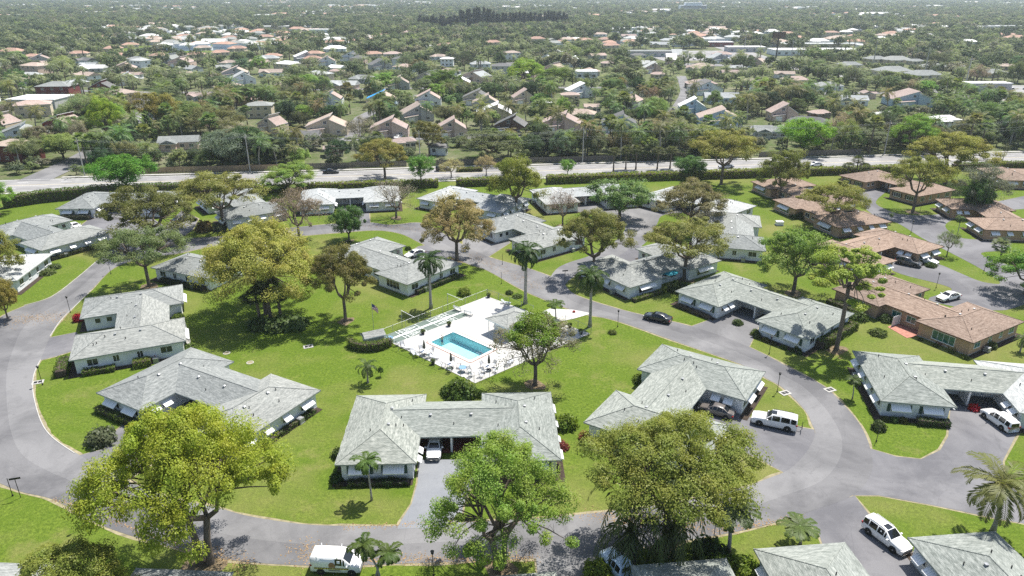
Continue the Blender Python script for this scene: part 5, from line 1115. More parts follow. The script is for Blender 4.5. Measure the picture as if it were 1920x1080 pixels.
car((797, 475), (759, 487), 'sedan', 'car_white', 'white sedan in the court of the glazed porch villa')
car((1684, 493), (1721, 501), 'suv', 'car_grey', 'dark grey car beside a white sedan at the brown roofed villas')
car((1717, 488), (1753, 498), 'sedan', 'car_white', 'white sedan beside a dark grey car at the brown roofed villas')
car((1796, 557), (1758, 566), 'sedan', 'car_white', 'white sedan alone on the wide drive behind the peach villa')
car((1662, 345), (1645, 354), 'sedan', 'car_silver', 'silver car outside the far brown roofed villa carport')
car((132, 425), (150, 432), 'sedan', 'car_white', 'white car peeking out of the court of the left edge villa'); car((588, 480), (375, 468), 'sedan', 'car_grey', 'dark car in the court behind the golden tree') if False else None
aa = math.atan(SL)
for x, off, k, c, rev, lab in ((-55, 3.5, 'sedan', 'car_black', 0, 'black car driving on the main road above the left hedge'), (-21, 2.6, 'suv', 'car_black', 0, 'black car on the main road by the blossoming trees'), (67, -4, 'sedan', 'car_silver', 1, 'silver car on the main road behind the broad olive tree'), (96, -5, 'sedan', 'car_white', 1, 'white car on the main road right of the olive trees')): car_at((*art(x, off), .04), aa + math.pi * rev, k, c, lab, 'driving_car')
# box truck
a, f = P(1800, 392), P(1764, 399); c = (a + f) / 2; bt = thing('flatbed_truck', 'white cab truck with a dark open bed parked beside the brown roofed villas', 'truck', (c.x, c.y, .03), math.atan2((f - a).y, (f - a).x))
MB().add([(1.2, -1, .6), (3.3, -1, .6), (3.4, -1, 1.4), (3.0, -.95, 2.35), (1.2, -.95, 2.4), (1.2, 1, .6), (3.3, 1, .6), (3.4, 1, 1.4), (3.0, .95, 2.35), (1.2, .95, 2.4)], [(0, 1, 2, 3, 4), (9, 8, 7, 6, 5), (1, 6, 7, 2), (2, 7, 8, 3), (3, 8, 9, 4), (4, 9, 5, 0)]).build('cab', M['car_white'], bt)
MB().add([(3.41, -.9, 1.48), (3.41, .9, 1.48), (3.06, .85, 2.25), (3.06, -.85, 2.25)], [(0, 1, 2, 3)]).build('windscreen', M['glass_car'], bt)
for s in (-1, 1): MB().box((1.7, s * .99 - .02, 1.45), (2.8, s * .99 + .02, 2.15)).build('side_window', M['glass_car'], bt)
MB().box((-3.4, -1.1, .75), (1.1, 1.1, .95)).box((-3.4, -1.1, .95), (-3.3, 1.1, 1.7)).box((-3.3, -1.1, .95), (1.1, -1.0, 1.7)).box((-3.3, 1.0, .95), (1.1, 1.1, 1.7)).build('bed', M['car_grey'], bt)
_tt = MB().lathe([(.2, -.14), (.43, -.14), (.45, 0), (.43, .14), (.2, .14)], 14).mesh('tyre', M['rubber'])
for x in (-2.2, 2.4):
    for s in (-1, 1): o = put('wheel', _tt, bt, (x, s * .9, .45)); o.rotation_euler = (math.pi / 2, 0, 0)
# ================================================================== POSTS, SIGNS, COVERS
def lamp(px, py, label, h=2.7, globe=True):
    t = thing('lamp_post', label, 'lamp post', P(px, py)); MB().lathe([(.1, 0), (.08, .2), (.04, .25)], 8).tube([(0, 0, .2), (0, 0, h)], .038, 6).build('post', M['dark_metal'], t)
    if globe: MB().lathe([(.06, h), (.13, h + .05), (.16, h + .28), (.1, h + .34), (.2, h + .36), (.02, h + .46)], 8).build('lantern', M['dark_metal'], t)
for a in [(158, 989, 'black lamp post on the bottom left lawn verge'), (132, 586, 'black lamp post at the left bend by the driveway'), (208, 514, 'black lamp post under the grey-green tree'), (80, 722, 'black lamp post beside a drain at the left bend'), (813, 1080, 'black lamp post at the bottom edge left of the green street tree'), (1336, 1024, 'black lamp post under the olive street tree'), (1457, 735, 'black lamp post on the lawn by the big white wagon'), (1442, 664, 'black lamp post outside the pine villa'), (1755, 540, 'black lamp post on the verge by the lone white sedan'), (1708, 437, 'black lamp post beside the brown villas road'), (1845, 508, 'black lamp post at the lawn tip near the right edge'), (1158, 613, 'black lamp post on the lawn opposite the black sedan'), (154, 414, 'black lamp post before the upper left villa'), (1725, 396, 'black lamp post beside the box truck')]: lamp(*a)
for a in [(262, 1018, 'thin dark post on the bottom left lawn edge'), (1643, 828, 'thin dark post on the curved lawn of the right-hand villa'), (940, 532, 'thin dark post at the road above the pool deck'), (942, 496, 'thin dark post on the junction lawn wedge'), (24, 930, 'thin dark post left of the street sign at the left edge')]: lamp(*a, 2.4, False)
def sign(px, py, rz, label):
    t = thing('street_sign', label, 'street sign', P(px, py), rz); MB().tube([(0, 0, 0), (0, 0, 2.6)], .04, 6).build('post', M['dark_metal'], t); MB().box((-.55, -.02, 2.45), (.55, .02, 2.68)).build('name_board', M['dark_metal'], t)
sign(39, 933, .3, 'dark street name sign on the lawn point at the left edge'); sign(1059, 531, .2, 'dark street name sign at the road junction')
def cover(px, py, label, mat='concrete'):
    t = thing('drain_cover', label, 'drain', P(px, py), .4); MB().box((-.75, -.55, -.02), (.75, .55, .06)).build('slab', M[mat], t); MB().box((-.5, -.3, .06), (-.05, .3, .075)).box((.05, -.3, .06), (.5, .3, .075)).build('grate', M['dark_metal'], t)
for a in [(71, 717, 'drain slab on the lawn at the left bend'), (578, 650, 'drain slab on the lawn left of the pool'), (1556, 731, 'drain slab beside the road by the thin palm'), (1472, 737, 'pale drain slab beside the lamp post on the wagon lawn')]: cover(*a)
for a, l in (((425, 662), 'round pale cover on the lawn, the farther of two'), ((469, 680), 'round pale cover on the lawn, the nearer of two')):
    t = thing('manhole_cover', l, 'manhole', P(*a)); MB().lathe([(.55, -.02), (.55, .05), (.45, .06), (.43, .05)], 14).build('ring', M['concrete'], t); MB().lathe([(.43, .0), (.43, .055), (.01, .06)], 14).build('lid', M['edge'], t)
t = thing('utility_cabinet', 'low pale utility cabinet on the lawn behind the brown roofed villas', 'cabinet', P(1461, 422)); MB().box((-.9, -.7, 0), (.9, .7, .15)).build('base', M['concrete'], t); MB().box((-.8, -.6, .15), (.8, .6, .9)).box((-.85, -.65, .9), (.85, .65, .97)).build('housing', M['white'], t)
shrub(1076, 586, .26, (.5, .04, .03), 'small red flowering bush at the end of the pool walkway', 4, 1.6)
sp = thing('young_tree', 'thin staked sapling on the lawn below the deck fence', 'tree', P(713, 706)); MB().tube([(0, 0, 0), (.1, 0, 1.0)], [.04, .03], 5).build('trunk', M['bark'], sp); c = put('crown', BUSH[0], sp, (.1, 0, .8)); c.scale = (.45, .45, .8); c.color = (.07, .12, .03, 1)
# wooden fences, utility poles, wires
_pk = MB()
for k in range(14): _pk.box((-1.2 + k * .172, -.015, .05), (-1.2 + k * .172 + .15, .015, 1.85 + (k % 3) * .015))
_pk.box((-1.2, .015, .4), (1.2, .06, .5)); _pk.box((-1.2, .015, 1.4), (1.2, .06, 1.5))
_pw = _pk.mesh('fence_panel', M['wood']); _pg = _pk.mesh('fence_panel', M['wood_grey']); _fpst = MB().box((-.06, -.06, 0), (.06, .06, 2.0)).mesh('post', M['wood_grey'])
def wood_fence(x0, x1, off, me, label):
    p0, p1 = Vector((*art(x0, off), 0)), Vector((*art(x1, off), 0)); t = thing('wooden_fence', label, 'fence', p0, math.atan(SL)); n = int((p1 - p0).length / 2.42)
    for k in range(n): put('fence_panel', me, t, (k * 2.42 + 1.21, 0, 0)); put('post', _fpst, t, (k * 2.42, .1, 0))
wood_fence(-112, -68, 9.6, _pw, 'tan wooden fence along the far side of the main road'); wood_fence(-66, -30, 9.8, _pg, 'dark wooden fence across the main road in the left middle'); wood_fence(-25, 36, 10, _pg, 'dark wooden fence across the main road behind the tree mass'); wood_fence(84, 122, 9.6, _pg, 'grey wooden fence across the main road on the right')
poles = [-128, -80, -28, 24, 76, 128, 180]
for i, x in enumerate(poles):
    q = art(x, 8.8); t = thing('utility_pole', 'concrete utility pole on the far side of the main road, %s from the left' % ('first', 'second', 'third', 'fourth', 'fifth', 'sixth', 'seventh')[i], 'utility pole', (*q, 0), aa)
    MB().tube([(0, 0, -.3), (0, 0, 11.5)], [.2, .12], 8).build('pole', M['concrete'], t); MB().box((-.08, -1.3, 10.4), (.08, 1.3, 10.55)).build('crossarm', M['wood_grey'], t)
    for yy in (-1.2, 0, 1.2): MB().lathe([(.05, 10.55), (.07, 10.65), (.03, 10.75)], 6, 0, (0, yy)).build('insulator', M['white'], t)
wb = [MB() for _ in range(5)]
for x0, x1 in zip(poles, poles[1:]):
    for k, (oy, zz) in enumerate(((-1.2, 10.75), (0, 10.75), (1.2, 10.75), (.2, 8.6), (.2, 7.8))):
        p0, p1 = art(x0, 8.8 + oy), art(x1, 8.8 + oy); pts = [(p0[0] + (p1[0] - p0[0]) * s / 8, p0[1] + (p1[1] - p0[1]) * s / 8, zz - 1.1 * 4 * (s / 8) * (1 - s / 8)) for s in range(9)]; wb[k].tube(pts, .022, 4)
for k, m in enumerate(wb): tag(m.build('power_line', M['galv']), 'overhead wire along the far side of the main road, %s' % ('front top', 'middle top', 'rear top', 'upper of the low pair', 'lower of the low pair')[k], 'power line')

# ================================================================== BACKGROUND HOUSES
HOUSES = []     # (x, y, radius, front yard depth)
_gar = MB().box((-1.3, -.04, 0), (1.3, .02, 2.1)).mesh('garage_door', M['white'])
def house(px, py, wpx, kind, roof, wall, yaw, label, group=None, yard=12, dep=.75, glass='glass', tarp=False, cat='house'):
    """px, py: middle of the foot of the front wall in the photo survey; wpx: its width"""
    p = P(px, py); w_ = wpx / (FPX / zc_of(p.x, p.y, 2)); d = max(7, w_ * dep); a = R_(yaw)
    p = p + Vector((-math.sin(a), math.cos(a), 0)) * (d / 2)
    t = thing('house', label, cat, p, a, group); hw, hd = w_ / 2, d / 2; rm = [M[roof], M['white'] if wall != 'wall_white' else M['trim']]
    HOUSES.append((p.x, p.y, math.hypot(hw, hd) + 2.5, yard)); fr = -math.pi / 2
    def wl(a_, b_): MB().box(a_, b_).build('wall', M[wall], t)
    if kind == 'two':       # two storeys with opposed shed roofs and a lower garage wing
        x1 = hw * .15
        def shed(x0, xx, y0, y1, za, zb):    # single pitch volume rising in +x
            MB().add([(x0, y0, 0), (xx, y0, 0), (xx, y1, 0), (x0, y1, 0), (x0, y0, za), (xx, y0, zb), (xx, y1, zb), (x0, y1, za)], [(0, 1, 5, 4), (1, 2, 6, 5), (2, 3, 7, 6), (3, 0, 4, 7)]).build('wall', M[wall], t)
            e = .4; s = (zb - za) / (xx - x0)
            m = MB().add([(x0 - e, y0 - e, za - e * s), (xx + e, y0 - e, zb + e * s), (xx + e, y1 + e, zb + e * s), (x0 - e, y1 + e, za - e * s)] + [(x0 - e, y0 - e, za - e * s + .2), (xx + e, y0 - e, zb + e * s + .2), (xx + e, y1 + e, zb + e * s + .2), (x0 - e, y1 + e, za - e * s + .2)], [(4, 5, 6, 7)]).add([(x0 - e, y0 - e, za - e * s), (xx + e, y0 - e, zb + e * s), (xx + e, y1 + e, zb + e * s), (x0 - e, y1 + e, za - e * s), (x0 - e, y0 - e, za - e * s + .2), (xx + e, y0 - e, zb + e * s + .2), (xx + e, y1 + e, zb + e * s + .2), (x0 - e, y1 + e, za - e * s + .2)], [(3, 2, 1, 0), (0, 1, 5, 4), (1, 2, 6, 5), (2, 3, 7, 6), (3, 0, 4, 7)], 1).mesh('roof', rm); add_uv(m); put('roof', m, t)
        shed(-hw, x1, -hd * .6, hd, 3.5, 7.0); shed(x1 + .02 + (hw - x1), x1 + .02, -hd * .8, hd * .9, 3.1, 6.2)
        shed(-hw * .9, -hw * .1, -hd, -hd * .61, 2.2, 2.9)
        window(t, x1 - 1.6, -hd * .6, fr, 1.3, 1.2, 4.9, None, None, glass); window(t, -hw * .75, -hd * .6, fr, 1.1, 1.1, 2.2 if 0 else 2.45, None, None, glass, 1)
        window(t, hw * .6, -hd * .8, fr, 1.4, 1.1, 1.5, None, None, glass); put('garage_door', _gar, t, (-hw * .5, -hd - .03, 0)); window(t, x1 + .02, -hd * .3, 0, .01, .01, .5) if False else None
        window(t, -hw, 0, math.pi, 1.3, 1.1, 1.5, None, None, glass); window(t, hw, 0, 0, 1.3, 1.1, 1.5, None, None, glass)
        if tarp: MB().add([(-hw - .3, -hd * .6 - .3, 3.72), (x1 + .2, -hd * .6 - .3, 7.42), (x1 + .2, hd + .3, 7.42), (-hw - .3, hd + .3, 3.72)], [(0, 1, 2, 3)]).build('tarpaulin', M['tarp'], t)
    elif kind == 'block':   # two storey block with hip or flat roof
        wl((-hw + .4, -hd + .4, 0), (hw - .4, hd - .4, 5.3)); hip_roof(t, 0, 0, hw, hd, rm, 5.4, .3, caps=False)
        for x in (-.55, 0, .55):
            for z in (1.5, 4.1): window(t, x * hw, -hd + .4, fr, 1.4, 1.1, z, None, None, glass)
        window(t, hw - .4, 0, 0, 1.4, 1.1, 4.1, None, None, glass); window(t, -hw + .4, 0, math.pi, 1.4, 1.1, 4.1, None, None, glass)
    elif kind == 'flat':
        wl((-hw, -hd, 0), (hw, hd, 4.2)); m = MB().box((-hw - .3, -hd - .3, 4.2), (hw + .3, hd + .3, 4.6)).mesh('roof', M[roof]); add_uv(m); put('roof', m, t)
        n = max(3, int(w_ / 6))
        for k in range(n): window(t, -hw + (k + .5) * w_ / n, -hd, fr, 2.2, 1.6, 1.9, None, None, glass, 3)
    else:                   # single storey hip / gable with a cross wing
        g = kind == 'gable'
        wl((-hw + .5, -hd * .5, 0), (hw - .5, hd - .4, 2.6)); wl((-hw * .75, -hd + .4, 0), (-hw * .05, -hd * .5 + .02, 2.6))
        hip_roof(t, 0, hd * .25, hw, hd * .75, rm, 2.7, .42, g, caps=False); hip_roof(t, -hw * .4, -hd * .3, hw * .42, hd * .72, rm, 2.695, .42, g, caps=False)
        for x in (.2, .65): window(t, x * hw, -hd * .5, fr, 1.5, 1.2, 1.5, None, None, glass)
        window(t, -hw * .4, -hd + .4, fr, 1.8, 1.2, 1.5, None, None, glass, 3); window(t, hw - .5, hd * .2, 0, 1.4, 1.2, 1.5, None, None, glass); window(t, -hw + .5, hd * .3, math.pi, 1.4, 1.2, 1.5, None, None, glass)
    return t
for a in [
 (14, 305, 74, 'block', 'roof_tan', 'wall_red', -14, 'dark red two-storey house with orange-tan roof at the left edge'), (104, 252, 66, 'two', 'roof_tan', 'wall_red', -10, 'dark red house with pale pink roof left of the side street'), (100, 182, 62, 'block', 'roof_grey', 'wall_red', 4, 'dark red house with pale grey roof in the upper left'), (188, 178, 44, 'two', 'roof_dark', 'wall_red', 8, 'small dark red house with a sloping roof in the upper left'),
 (332, 284, 74, 'gable', 'roof_grey', 'wall_pink', 12, 'low pink house with grey gable just behind the tan fence'), (60, 205, 90, 'flat', 'roof_white', 'wall_grey', 0, 'long white flat roofed building among palms at upper left'), (500, 252, 50, 'two', 'roof_rose', 'wall_cream', -20, 'tan house with dark angled roofs behind the wooden fence'), (486, 222, 50, 'block', 'roof_grey', 'wall_cream', 8, 'cream house with grey roof right of the wide olive tree'), (612, 256, 76, 'two', 'roof_tan', 'wall_cream', 6, 'large cream two-storey house with a small gable window'), (618, 200, 46, 'two', 'roof_rose', 'wall_white', 5, 'white house with pink roof and a dark garage'), (627, 296, 40, 'hip', 'roof_rose', 'wall_cream', 14, 'low rose roofed house just behind the dark roadside fence'),
 (714, 202, 56, 'two', 'roof_tan', 'wall_blue', 2, 'house with a bright blue tarpaulin on its sloping roof'), (802, 200, 50, 'two', 'roof_rose', 'wall_white', 4, 'white house with rose roof right of the blue-tarped one'), (892, 198, 52, 'two', 'roof_dark', 'wall_cream', -4, 'house with charcoal and tan roofs in the middle distance'), (985, 197, 40, 'two', 'roof_rose', 'wall_cream', 12, 'rose roofed house partly behind a bushy tree'), (1020, 216, 30, 'block', 'roof_white', 'wall_white', 0, 'small white two-storey house between the palms'), (1070, 200, 36, 'block', 'roof_rose', 'wall_pink', 3, 'narrow pale pink two-storey house'), (1112, 213, 34, 'gable', 'roof_tan', 'wall_cream', 0, 'low house with a plain pale tan roof'), (1162, 250, 66, 'two', 'roof_dark', 'wall_blue', -6, 'house with a blue side wall and charcoal roof'), (1052, 250, 74, 'two', 'roof_rose', 'wall_pink', -8, 'dusky rose house with opposed sloping roofs'), (955, 254, 60, 'two', 'roof_dark', 'wall_brown', -10, 'dark brown two-storey house with one white window'), (848, 260, 58, 'two', 'roof_rose', 'wall_pink', 6, 'house with rust roof and a white garage door'), (730, 260, 70, 'two', 'roof_rose', 'wall_pink', 4, 'big pink house with garage, left of the charcoal drive'), (762, 282, 46, 'hip', 'roof_rose', 'wall_cream', 18, 'low rose hip roof close to the roadside trees'), (842, 290, 30, 'gable', 'roof_dark', 'wall_white', 70, 'low charcoal roof running toward the main road'),
 (1300, 216, 48, 'two', 'roof_white', 'wall_blue', -4, 'pale blue house with white roof left of the bigger blue one'), (1352, 240, 78, 'two', 'roof_tan', 'wall_blue', -6, 'large pale blue house with tan and white roofs'), (1356, 196, 66, 'gable', 'roof_pale', 'wall_blue', -6, 'pale blue house with a long light roof among palms'), (1320, 168, 58, 'hip', 'roof_rose', 'wall_brown', 0, 'dark rose roof behind the pale blue houses'), (1472, 228, 50, 'two', 'roof_rose', 'wall_pink', 0, 'dusty pink house left of the lime green tree'), (1446, 262, 64, 'gable', 'roof_grey', 'wall_grey', -12, 'low grey gabled house just behind the roadside trees'), (1498, 160, 50, 'hip', 'roof_rose', 'wall_cream', 0, 'brown rose roof beside dense dark trees'), (1640, 184, 30, 'gable', 'roof_rose', 'wall_pink', 80, 'steep rose gable standing among palms'), (1664, 232, 54, 'gable', 'roof_white', 'wall_white', 20, 'white gabled house left of the large bright green tree'), (1717, 202, 80, 'two', 'roof_rose', 'wall_blue', -4, 'house with pale blue walls near the highway'), (1862, 228, 50, 'gable', 'roof_grey', 'wall_cream', -10, 'grey gabled house at the right beyond the main road'), (1600, 200, 60, 'gable', 'roof_pale', 'wall_white', -10, 'long pale roof behind the coconut palms on the right'), (1560, 172, 54, 'hip', 'roof_grey', 'wall_white', 0, 'grey hip roof among coconut palms on the right'), (1785, 240, 60, 'hip', 'roof_white', 'wall_white', 10, 'white roof glimpsed right of the large bright green tree'), (1545, 225, 40, 'hip', 'roof_rose', 'wall_brown', 10, 'dark rose roof glimpsed behind the lime green tree'),
 (1322, 132, 40, 'hip', 'roof_tan', 'wall_cream', 0, 'tan roof by the far street on the right'), (1100, 148, 40, 'flat', 'roof_white', 'wall_white', 0, 'pale flat roof beside the lime green tree group'), (1237, 148, 30, 'hip', 'roof_rose', 'wall_cream', 0, 'pinkish roof by the light street right of centre'), (1212, 128, 46, 'hip', 'roof_pale', 'wall_white', 0, 'pale grey hip roof before the blue glass building'), (1077, 126, 40, 'two', 'roof_white', 'wall_blue', 0, 'pale house with white roofs in the middle distance'), (1140, 126, 26, 'hip', 'roof_rose', 'wall_cream', 0, 'small rose roof right of the pale white-roofed house'), (838, 125, 26, 'block', 'roof_white', 'wall_white', 0, 'white boxy house beyond the large round tree'), (900, 128, 40, 'hip', 'roof_pale', 'wall_white', 0, 'pale roof mostly covered by trees right of the white boxy house'), (505, 145, 44, 'gable', 'roof_tan', 'wall_blue', 4, 'pale blue gabled house in the left middle distance'), (540, 128, 36, 'gable', 'roof_pale', 'wall_cream', 0, 'pale gabled house in the left middle distance'), (482, 125, 36, 'gable', 'roof_tan', 'wall_brown', 0, 'tan gabled house in the left middle distance'), (630, 142, 30, 'hip', 'roof_rose', 'wall_cream', 0, 'rose roof among palms in the left middle distance'),
]: house(*a, tarp='tarpaulin' in a[7])
N_HAND = len(HOUSES)
# rows of houses filling the near suburb
rf_ = random.Random(12); FR = [('roof_tan', 'tan'), ('roof_rose', 'rose'), ('roof_grey', 'grey'), ('roof_white', 'white'), ('roof_tan', 'tan'), ('roof_pale', 'pale'), ('roof_rose', 'rose'), ('roof_dark', 'charcoal')]
def rowfill(y0, y1, step, dy):
    y = y0
    while y < y1:
        x = -.72 * y + rf_.uniform(0, step)
        while x < .72 * y:
            xx, yy = x + rf_.uniform(-4, 4), y + SL * x * .8 + rf_.uniform(-6, 6); x += step
            if yy > y1 + 40 or any((xx - h[0]) ** 2 + (yy - h[1]) ** 2 < (h[2] + 9.5) ** 2 for h in HOUSES): continue
            if any(abs(yy - b_) < 70 and abs(xx - a) < 26 for a, b_ in HWY) or any(abs(yy - b_) < 30 and abs(xx - a) < 16 for a, b_ in SIDE): continue
            if xx > 195 + .0 * yy and yy < 720: continue
            if any((xx - t[0]) ** 2 + (yy - t[1]) ** 2 < (t[2] + 6) ** 2 for t in TREES): continue
            q = PX(xx, yy, 0); rf, nm = rf_.choice(FR); wl_ = rf_.choice(('wall_white', 'wall_cream', 'wall_pink', 'wall_white', 'wall_grey')); kd = rf_.choice(('two', 'gable', 'two', 'hip', 'block')); zn = ZN(q)
            house(q[0], q[1], rf_.uniform(12, 17) * FPX / zc_of(xx, yy, 2), kd, rf, wl_, rf_.choice((0, 10, -12, 25, -30, 85)) + rf_.uniform(-6, 6), '%s roofed %s house %s' % (nm, {'two': 'split-level', 'gable': 'low gabled', 'hip': 'low hipped', 'block': 'two-storey'}[kd], zn), '%s roofed houses %s' % (nm, zn), 10, .75)
        y += dy
def ZN(q):
    return ['by the dark red houses', 'behind the tan fence', 'around the big pink house', 'behind the middle tree mass', 'around the pale blue houses', 'near the lime green tree', 'at the right end of the main road'][min(6, max(0, int((q[0] + 40) / 285)))] + (', nearer rows' if q[1] > 190 else ', farther rows')
rowfill(268, 620, 33, 36)
# far right grey villas estate
gv = [(1598, 130, 44), (1690, 120, 52), (1688, 143, 66), (1742, 150, 62), (1758, 134, 46), (1800, 134, 42), (1812, 114, 34), (1756, 112, 64), (1872, 146, 54), (1893, 132, 32), (1722, 122, 30), (1650, 118, 40)]
for i, (x, y, ww) in enumerate(gv): house(x, y, ww, 'hip', 'roof_tan' if i in (7, 9) else 'roof_grey', 'wall_cream', -6 + 5 * (i % 3), 'grey-tan hip roofed villa in the estate behind the highway hedge', 'villas behind the highway hedge', 14)
hedge([P(1650, 141), P(1700, 149), P(1722, 155)], 1.5, 3, (.13, .17, .04), 'long clipped hedge beside the diagonal highway', .5, 3)
tl = [(26, 72), (93, 72), (145, 68), (182, 71), (278, 72), (343, 68), (433, 71), (493, 69), (50, 108), (143, 102), (213, 92), (213, 106), (290, 106), (365, 104), (415, 100), (507, 107), (583, 102), (620, 80), (245, 85), (440, 92), (702, 92), (700, 103), (767, 108), (823, 74), (830, 86), (927, 80), (967, 74), (993, 86), (1050, 80), (1010, 73), (1145, 74), (1148, 86), (652, 108), (585, 112)]
zone = lambda x: 'around the distant pond' if x < 520 else ('left of the dark tree row' if x < 800 else 'below the dark tree row')
for i, (x, y) in enumerate(tl): house(x, y + 5, 34 if y > 85 else 30, 'hip', 'roof_terra', 'wall_cream', (-15, 10, 25, 0)[i % 4], 'terracotta roofed house %s' % zone(x), 'terracotta houses %s' % zone(x), 22, .8)
# more roofs scattered through the hazy distance
rh = random.Random(31); used = [(a[0], a[1]) for a in HOUSES]
for i in range(150):
    yy = 640 * (2600 / 640) ** (i / 150); xx = rh.uniform(-.7, .7) * yy
    if any(abs(xx - a) < 26 and abs(yy - b_) < 40 for a, b_ in used) or (90 < xx < 345 and yy < 720): continue
    used.append((xx, yy)); q = PX(xx, yy, 0); big = yy > 1000 and rh.random() < .45; zn = 'in the left distance' if q[0] < 640 else ('in the middle distance' if q[0] < 1280 else 'in the right distance')
    rf = rh.choice(('roof_terra', 'roof_pale', 'roof_white', 'roof_tan', 'roof_rose', 'roof_white')); nm = {'roof_terra': 'terracotta', 'roof_pale': 'pale grey', 'roof_white': 'white', 'roof_tan': 'tan', 'roof_rose': 'rose'}[rf]
    house(q[0], q[1], (rh.uniform(34, 70) if big else rh.uniform(15, 24)) * FPX / zc_of(xx, yy, 2), 'flat' if big else rh.choice(('hip', 'gable', 'hip')), rf, rh.choice(('wall_white', 'wall_cream', 'wall_grey')), rh.uniform(-20, 20), '%s roofed %s among trees %s' % (nm, 'hall' if big else 'house', zn), '%s roofs %s' % (nm, zn), 20, .5 if big else .75, cat='building' if big else 'house')
# commercial buildings
for a in [(1535, 104, 165, 'flat', 'roof_white', 'wall_white', 2, 'long white flat roofed warehouse beside the car park', None, 40, .28), (1545, 92, 150, 'flat', 'roof_pale', 'wall_cream', 2, 'second long pale warehouse behind the first', None, 10, .25), (1400, 98, 70, 'flat', 'roof_white', 'wall_grey', 0, 'low white commercial roof left of the billboard', None, 30, .4), (1352, 88, 46, 'flat', 'roof_white', 'wall_red', 0, 'small commercial building with reddish front', None, 20, .5), (1640, 95, 50, 'flat', 'roof_white', 'wall_white', 0, 'white commercial block right of the warehouses', None, 20, .6), (1235, 107, 110, 'flat', 'roof_grey', 'wall_grey', 0, 'wide dark blue glass office building', None, 30, .3, 'glass_teal'), (1250, 42, 55, 'flat', 'roof_white', 'wall_white', 0, 'pale far building right of the dark tree row', None, 30, .5), (820, 40, 46, 'flat', 'roof_white', 'wall_white', 0, 'pale far building left of the dark tree row', None, 30, .5), (770, 27, 60, 'flat', 'roof_white', 'wall_cream', 0, 'pale far apartment building above the dark tree row', None, 40, .4), (1318, 48, 60, 'flat', 'roof_terra', 'wall_pink', 0, 'long far building with salmon roof', None, 40, .4), (320, 40, 60, 'flat', 'roof_white', 'wall_white', 0, 'white far building above the terracotta estate', None, 30, .4), (90, 33, 75, 'flat', 'roof_pale', 'wall_grey', 0, 'long pale far building in the top left', None, 30, .4), (1478, 72, 34, 'block', 'roof_terra', 'wall_cream', 0, 'cream block with terracotta roof behind the billboard', None, 30, .6), (1560, 70, 30, 'block', 'roof_terra', 'wall_cream', 0, 'cream block with terracotta roof right of the billboard', None, 30, .6), (1855, 172, 80, 'flat', 'roof_white', 'wall_grey', 0, 'white filling station canopy by the highway', None, 16, .35), (1700, 60, 40, 'flat', 'roof_white', 'wall_white', 0, 'white far roof near the white tent', None, 30, .5), (600, 62, 40, 'flat', 'roof_white', 'wall_white', 0, 'white far roof in the upper left middle', None, 30, .5)]: house(*a[:8], group=a[8], yard=a[9], dep=a[10], glass=a[11] if len(a) > 11 else 'glass', cat='building')
# white tower block and white tent, billboard, tall highway poles
q = P(1298, 24); tw = thing('tower_block', 'white stepped tower block on the horizon', 'tower block', q); MB().box((-32, -10, 0), (32, 10, 17)).box((-20, -8, 17), (20, 8, 23)).build('wall', M['wall_white'], tw)
for z in range(5): MB().box((-30, -10.3, 1.5 + z * 3.1), (30, -10.0, 3.2 + z * 3.1)).build('window', M['glass'], tw)
q = P(1737, 82); tn = thing('white_tent', 'white peaked tent roof in the right distance', 'tent', q); MB().add([(-11, -8, 3), (11, -8, 3), (11, 8, 3), (-11, 8, 3), (-3, 0, 10), (3, 0, 10)], [(0, 1, 5, 4), (1, 2, 5), (2, 3, 4, 5), (3, 0, 4)]).build('canopy', M['white'], tn); MB().box((-10, -7, 0), (10, 7, 3)).build('wall', M['wall_white'], tn)
q = P(1455, 108); bb = thing('billboard', 'tall dark billboard on a single post by the highway', 'billboard', q, .3); MB().tube([(0, 0, 0), (0, 0, 17)], .6, 8).build('post', M['dark_metal'], bb); MB().box((-6, -.5, 15), (6, .5, 20)).build('panel', M['dark_metal'], bb); MB().box((-5.7, -.56, 15.3), (5.7, -.5, 19.7)).build('face', M['wall_brown'], bb)
for i, (x, y) in enumerate([(1395, 100), (1424, 100), (1482, 118), (1637, 122), (1733, 140), (1809, 164), (1285, 78)]):
    q = P(x, y); t = thing('highway_pole', 'tall pale concrete pole along the diagonal highway, %s from the left' % ('second', 'third', 'fourth', 'fifth', 'sixth', 'seventh', 'first')[i], 'utility pole', q); MB().tube([(0, 0, 0), (0, 0, 17)], [.4, .2], 8).build('pole', M['concrete'], t); MB().box((-1.6, -.1, 15.4), (1.6, .1, 15.65)).build('crossarm', M['concrete'], t)
ft = thing('fountain', 'thin water jet in the distant pond', 'fountain', P(328, 91)); M['jet'] = vary('spray', (.75, .8, .82), .05, 1, .5); MB().lathe([(.8, 0), (.5, 3), (.35, 6), (.1, 8)], 8).build('jet', M['jet'], ft); MB().lathe([(1.2, -.1), (1.2, .3), (.8, .3)], 10).build('float', M['concrete'], ft)
# cars in the far car park and filling station
rc = random.Random(8)
for i in range(16):
    x, y = (128 + 9 * (i % 8), 596 + 14 * (i // 8)) if i < 12 else (270 + 9 * (i - 12), 410)
    lab = 'car parked in the car park before the long white warehouse' if i < 12 else 'car at the highway filling station'; car_at((x, y, .06), 1.5, rc.choice(('sedan', 'suv')), rc.choice(('car_white', 'car_grey', 'car_silver', 'car_black')), lab, 'parked_car', lab)
car((742, 262), (752, 258), 'sedan', 'car_white', 'white car before the big pink house'); car((590, 258), (598, 262), 'sedan', 'car_red', 'red car before the large cream house'); car((1366, 243), (1376, 239), 'suv', 'car_white', 'white car beside the large pale blue house'); car((1015, 252), (1024, 250), 'sedan', 'car_grey', 'dark car between the rose and the brown house'); car((262, 229), (266, 224), 'sedan', 'car_white', 'white car on the side street')
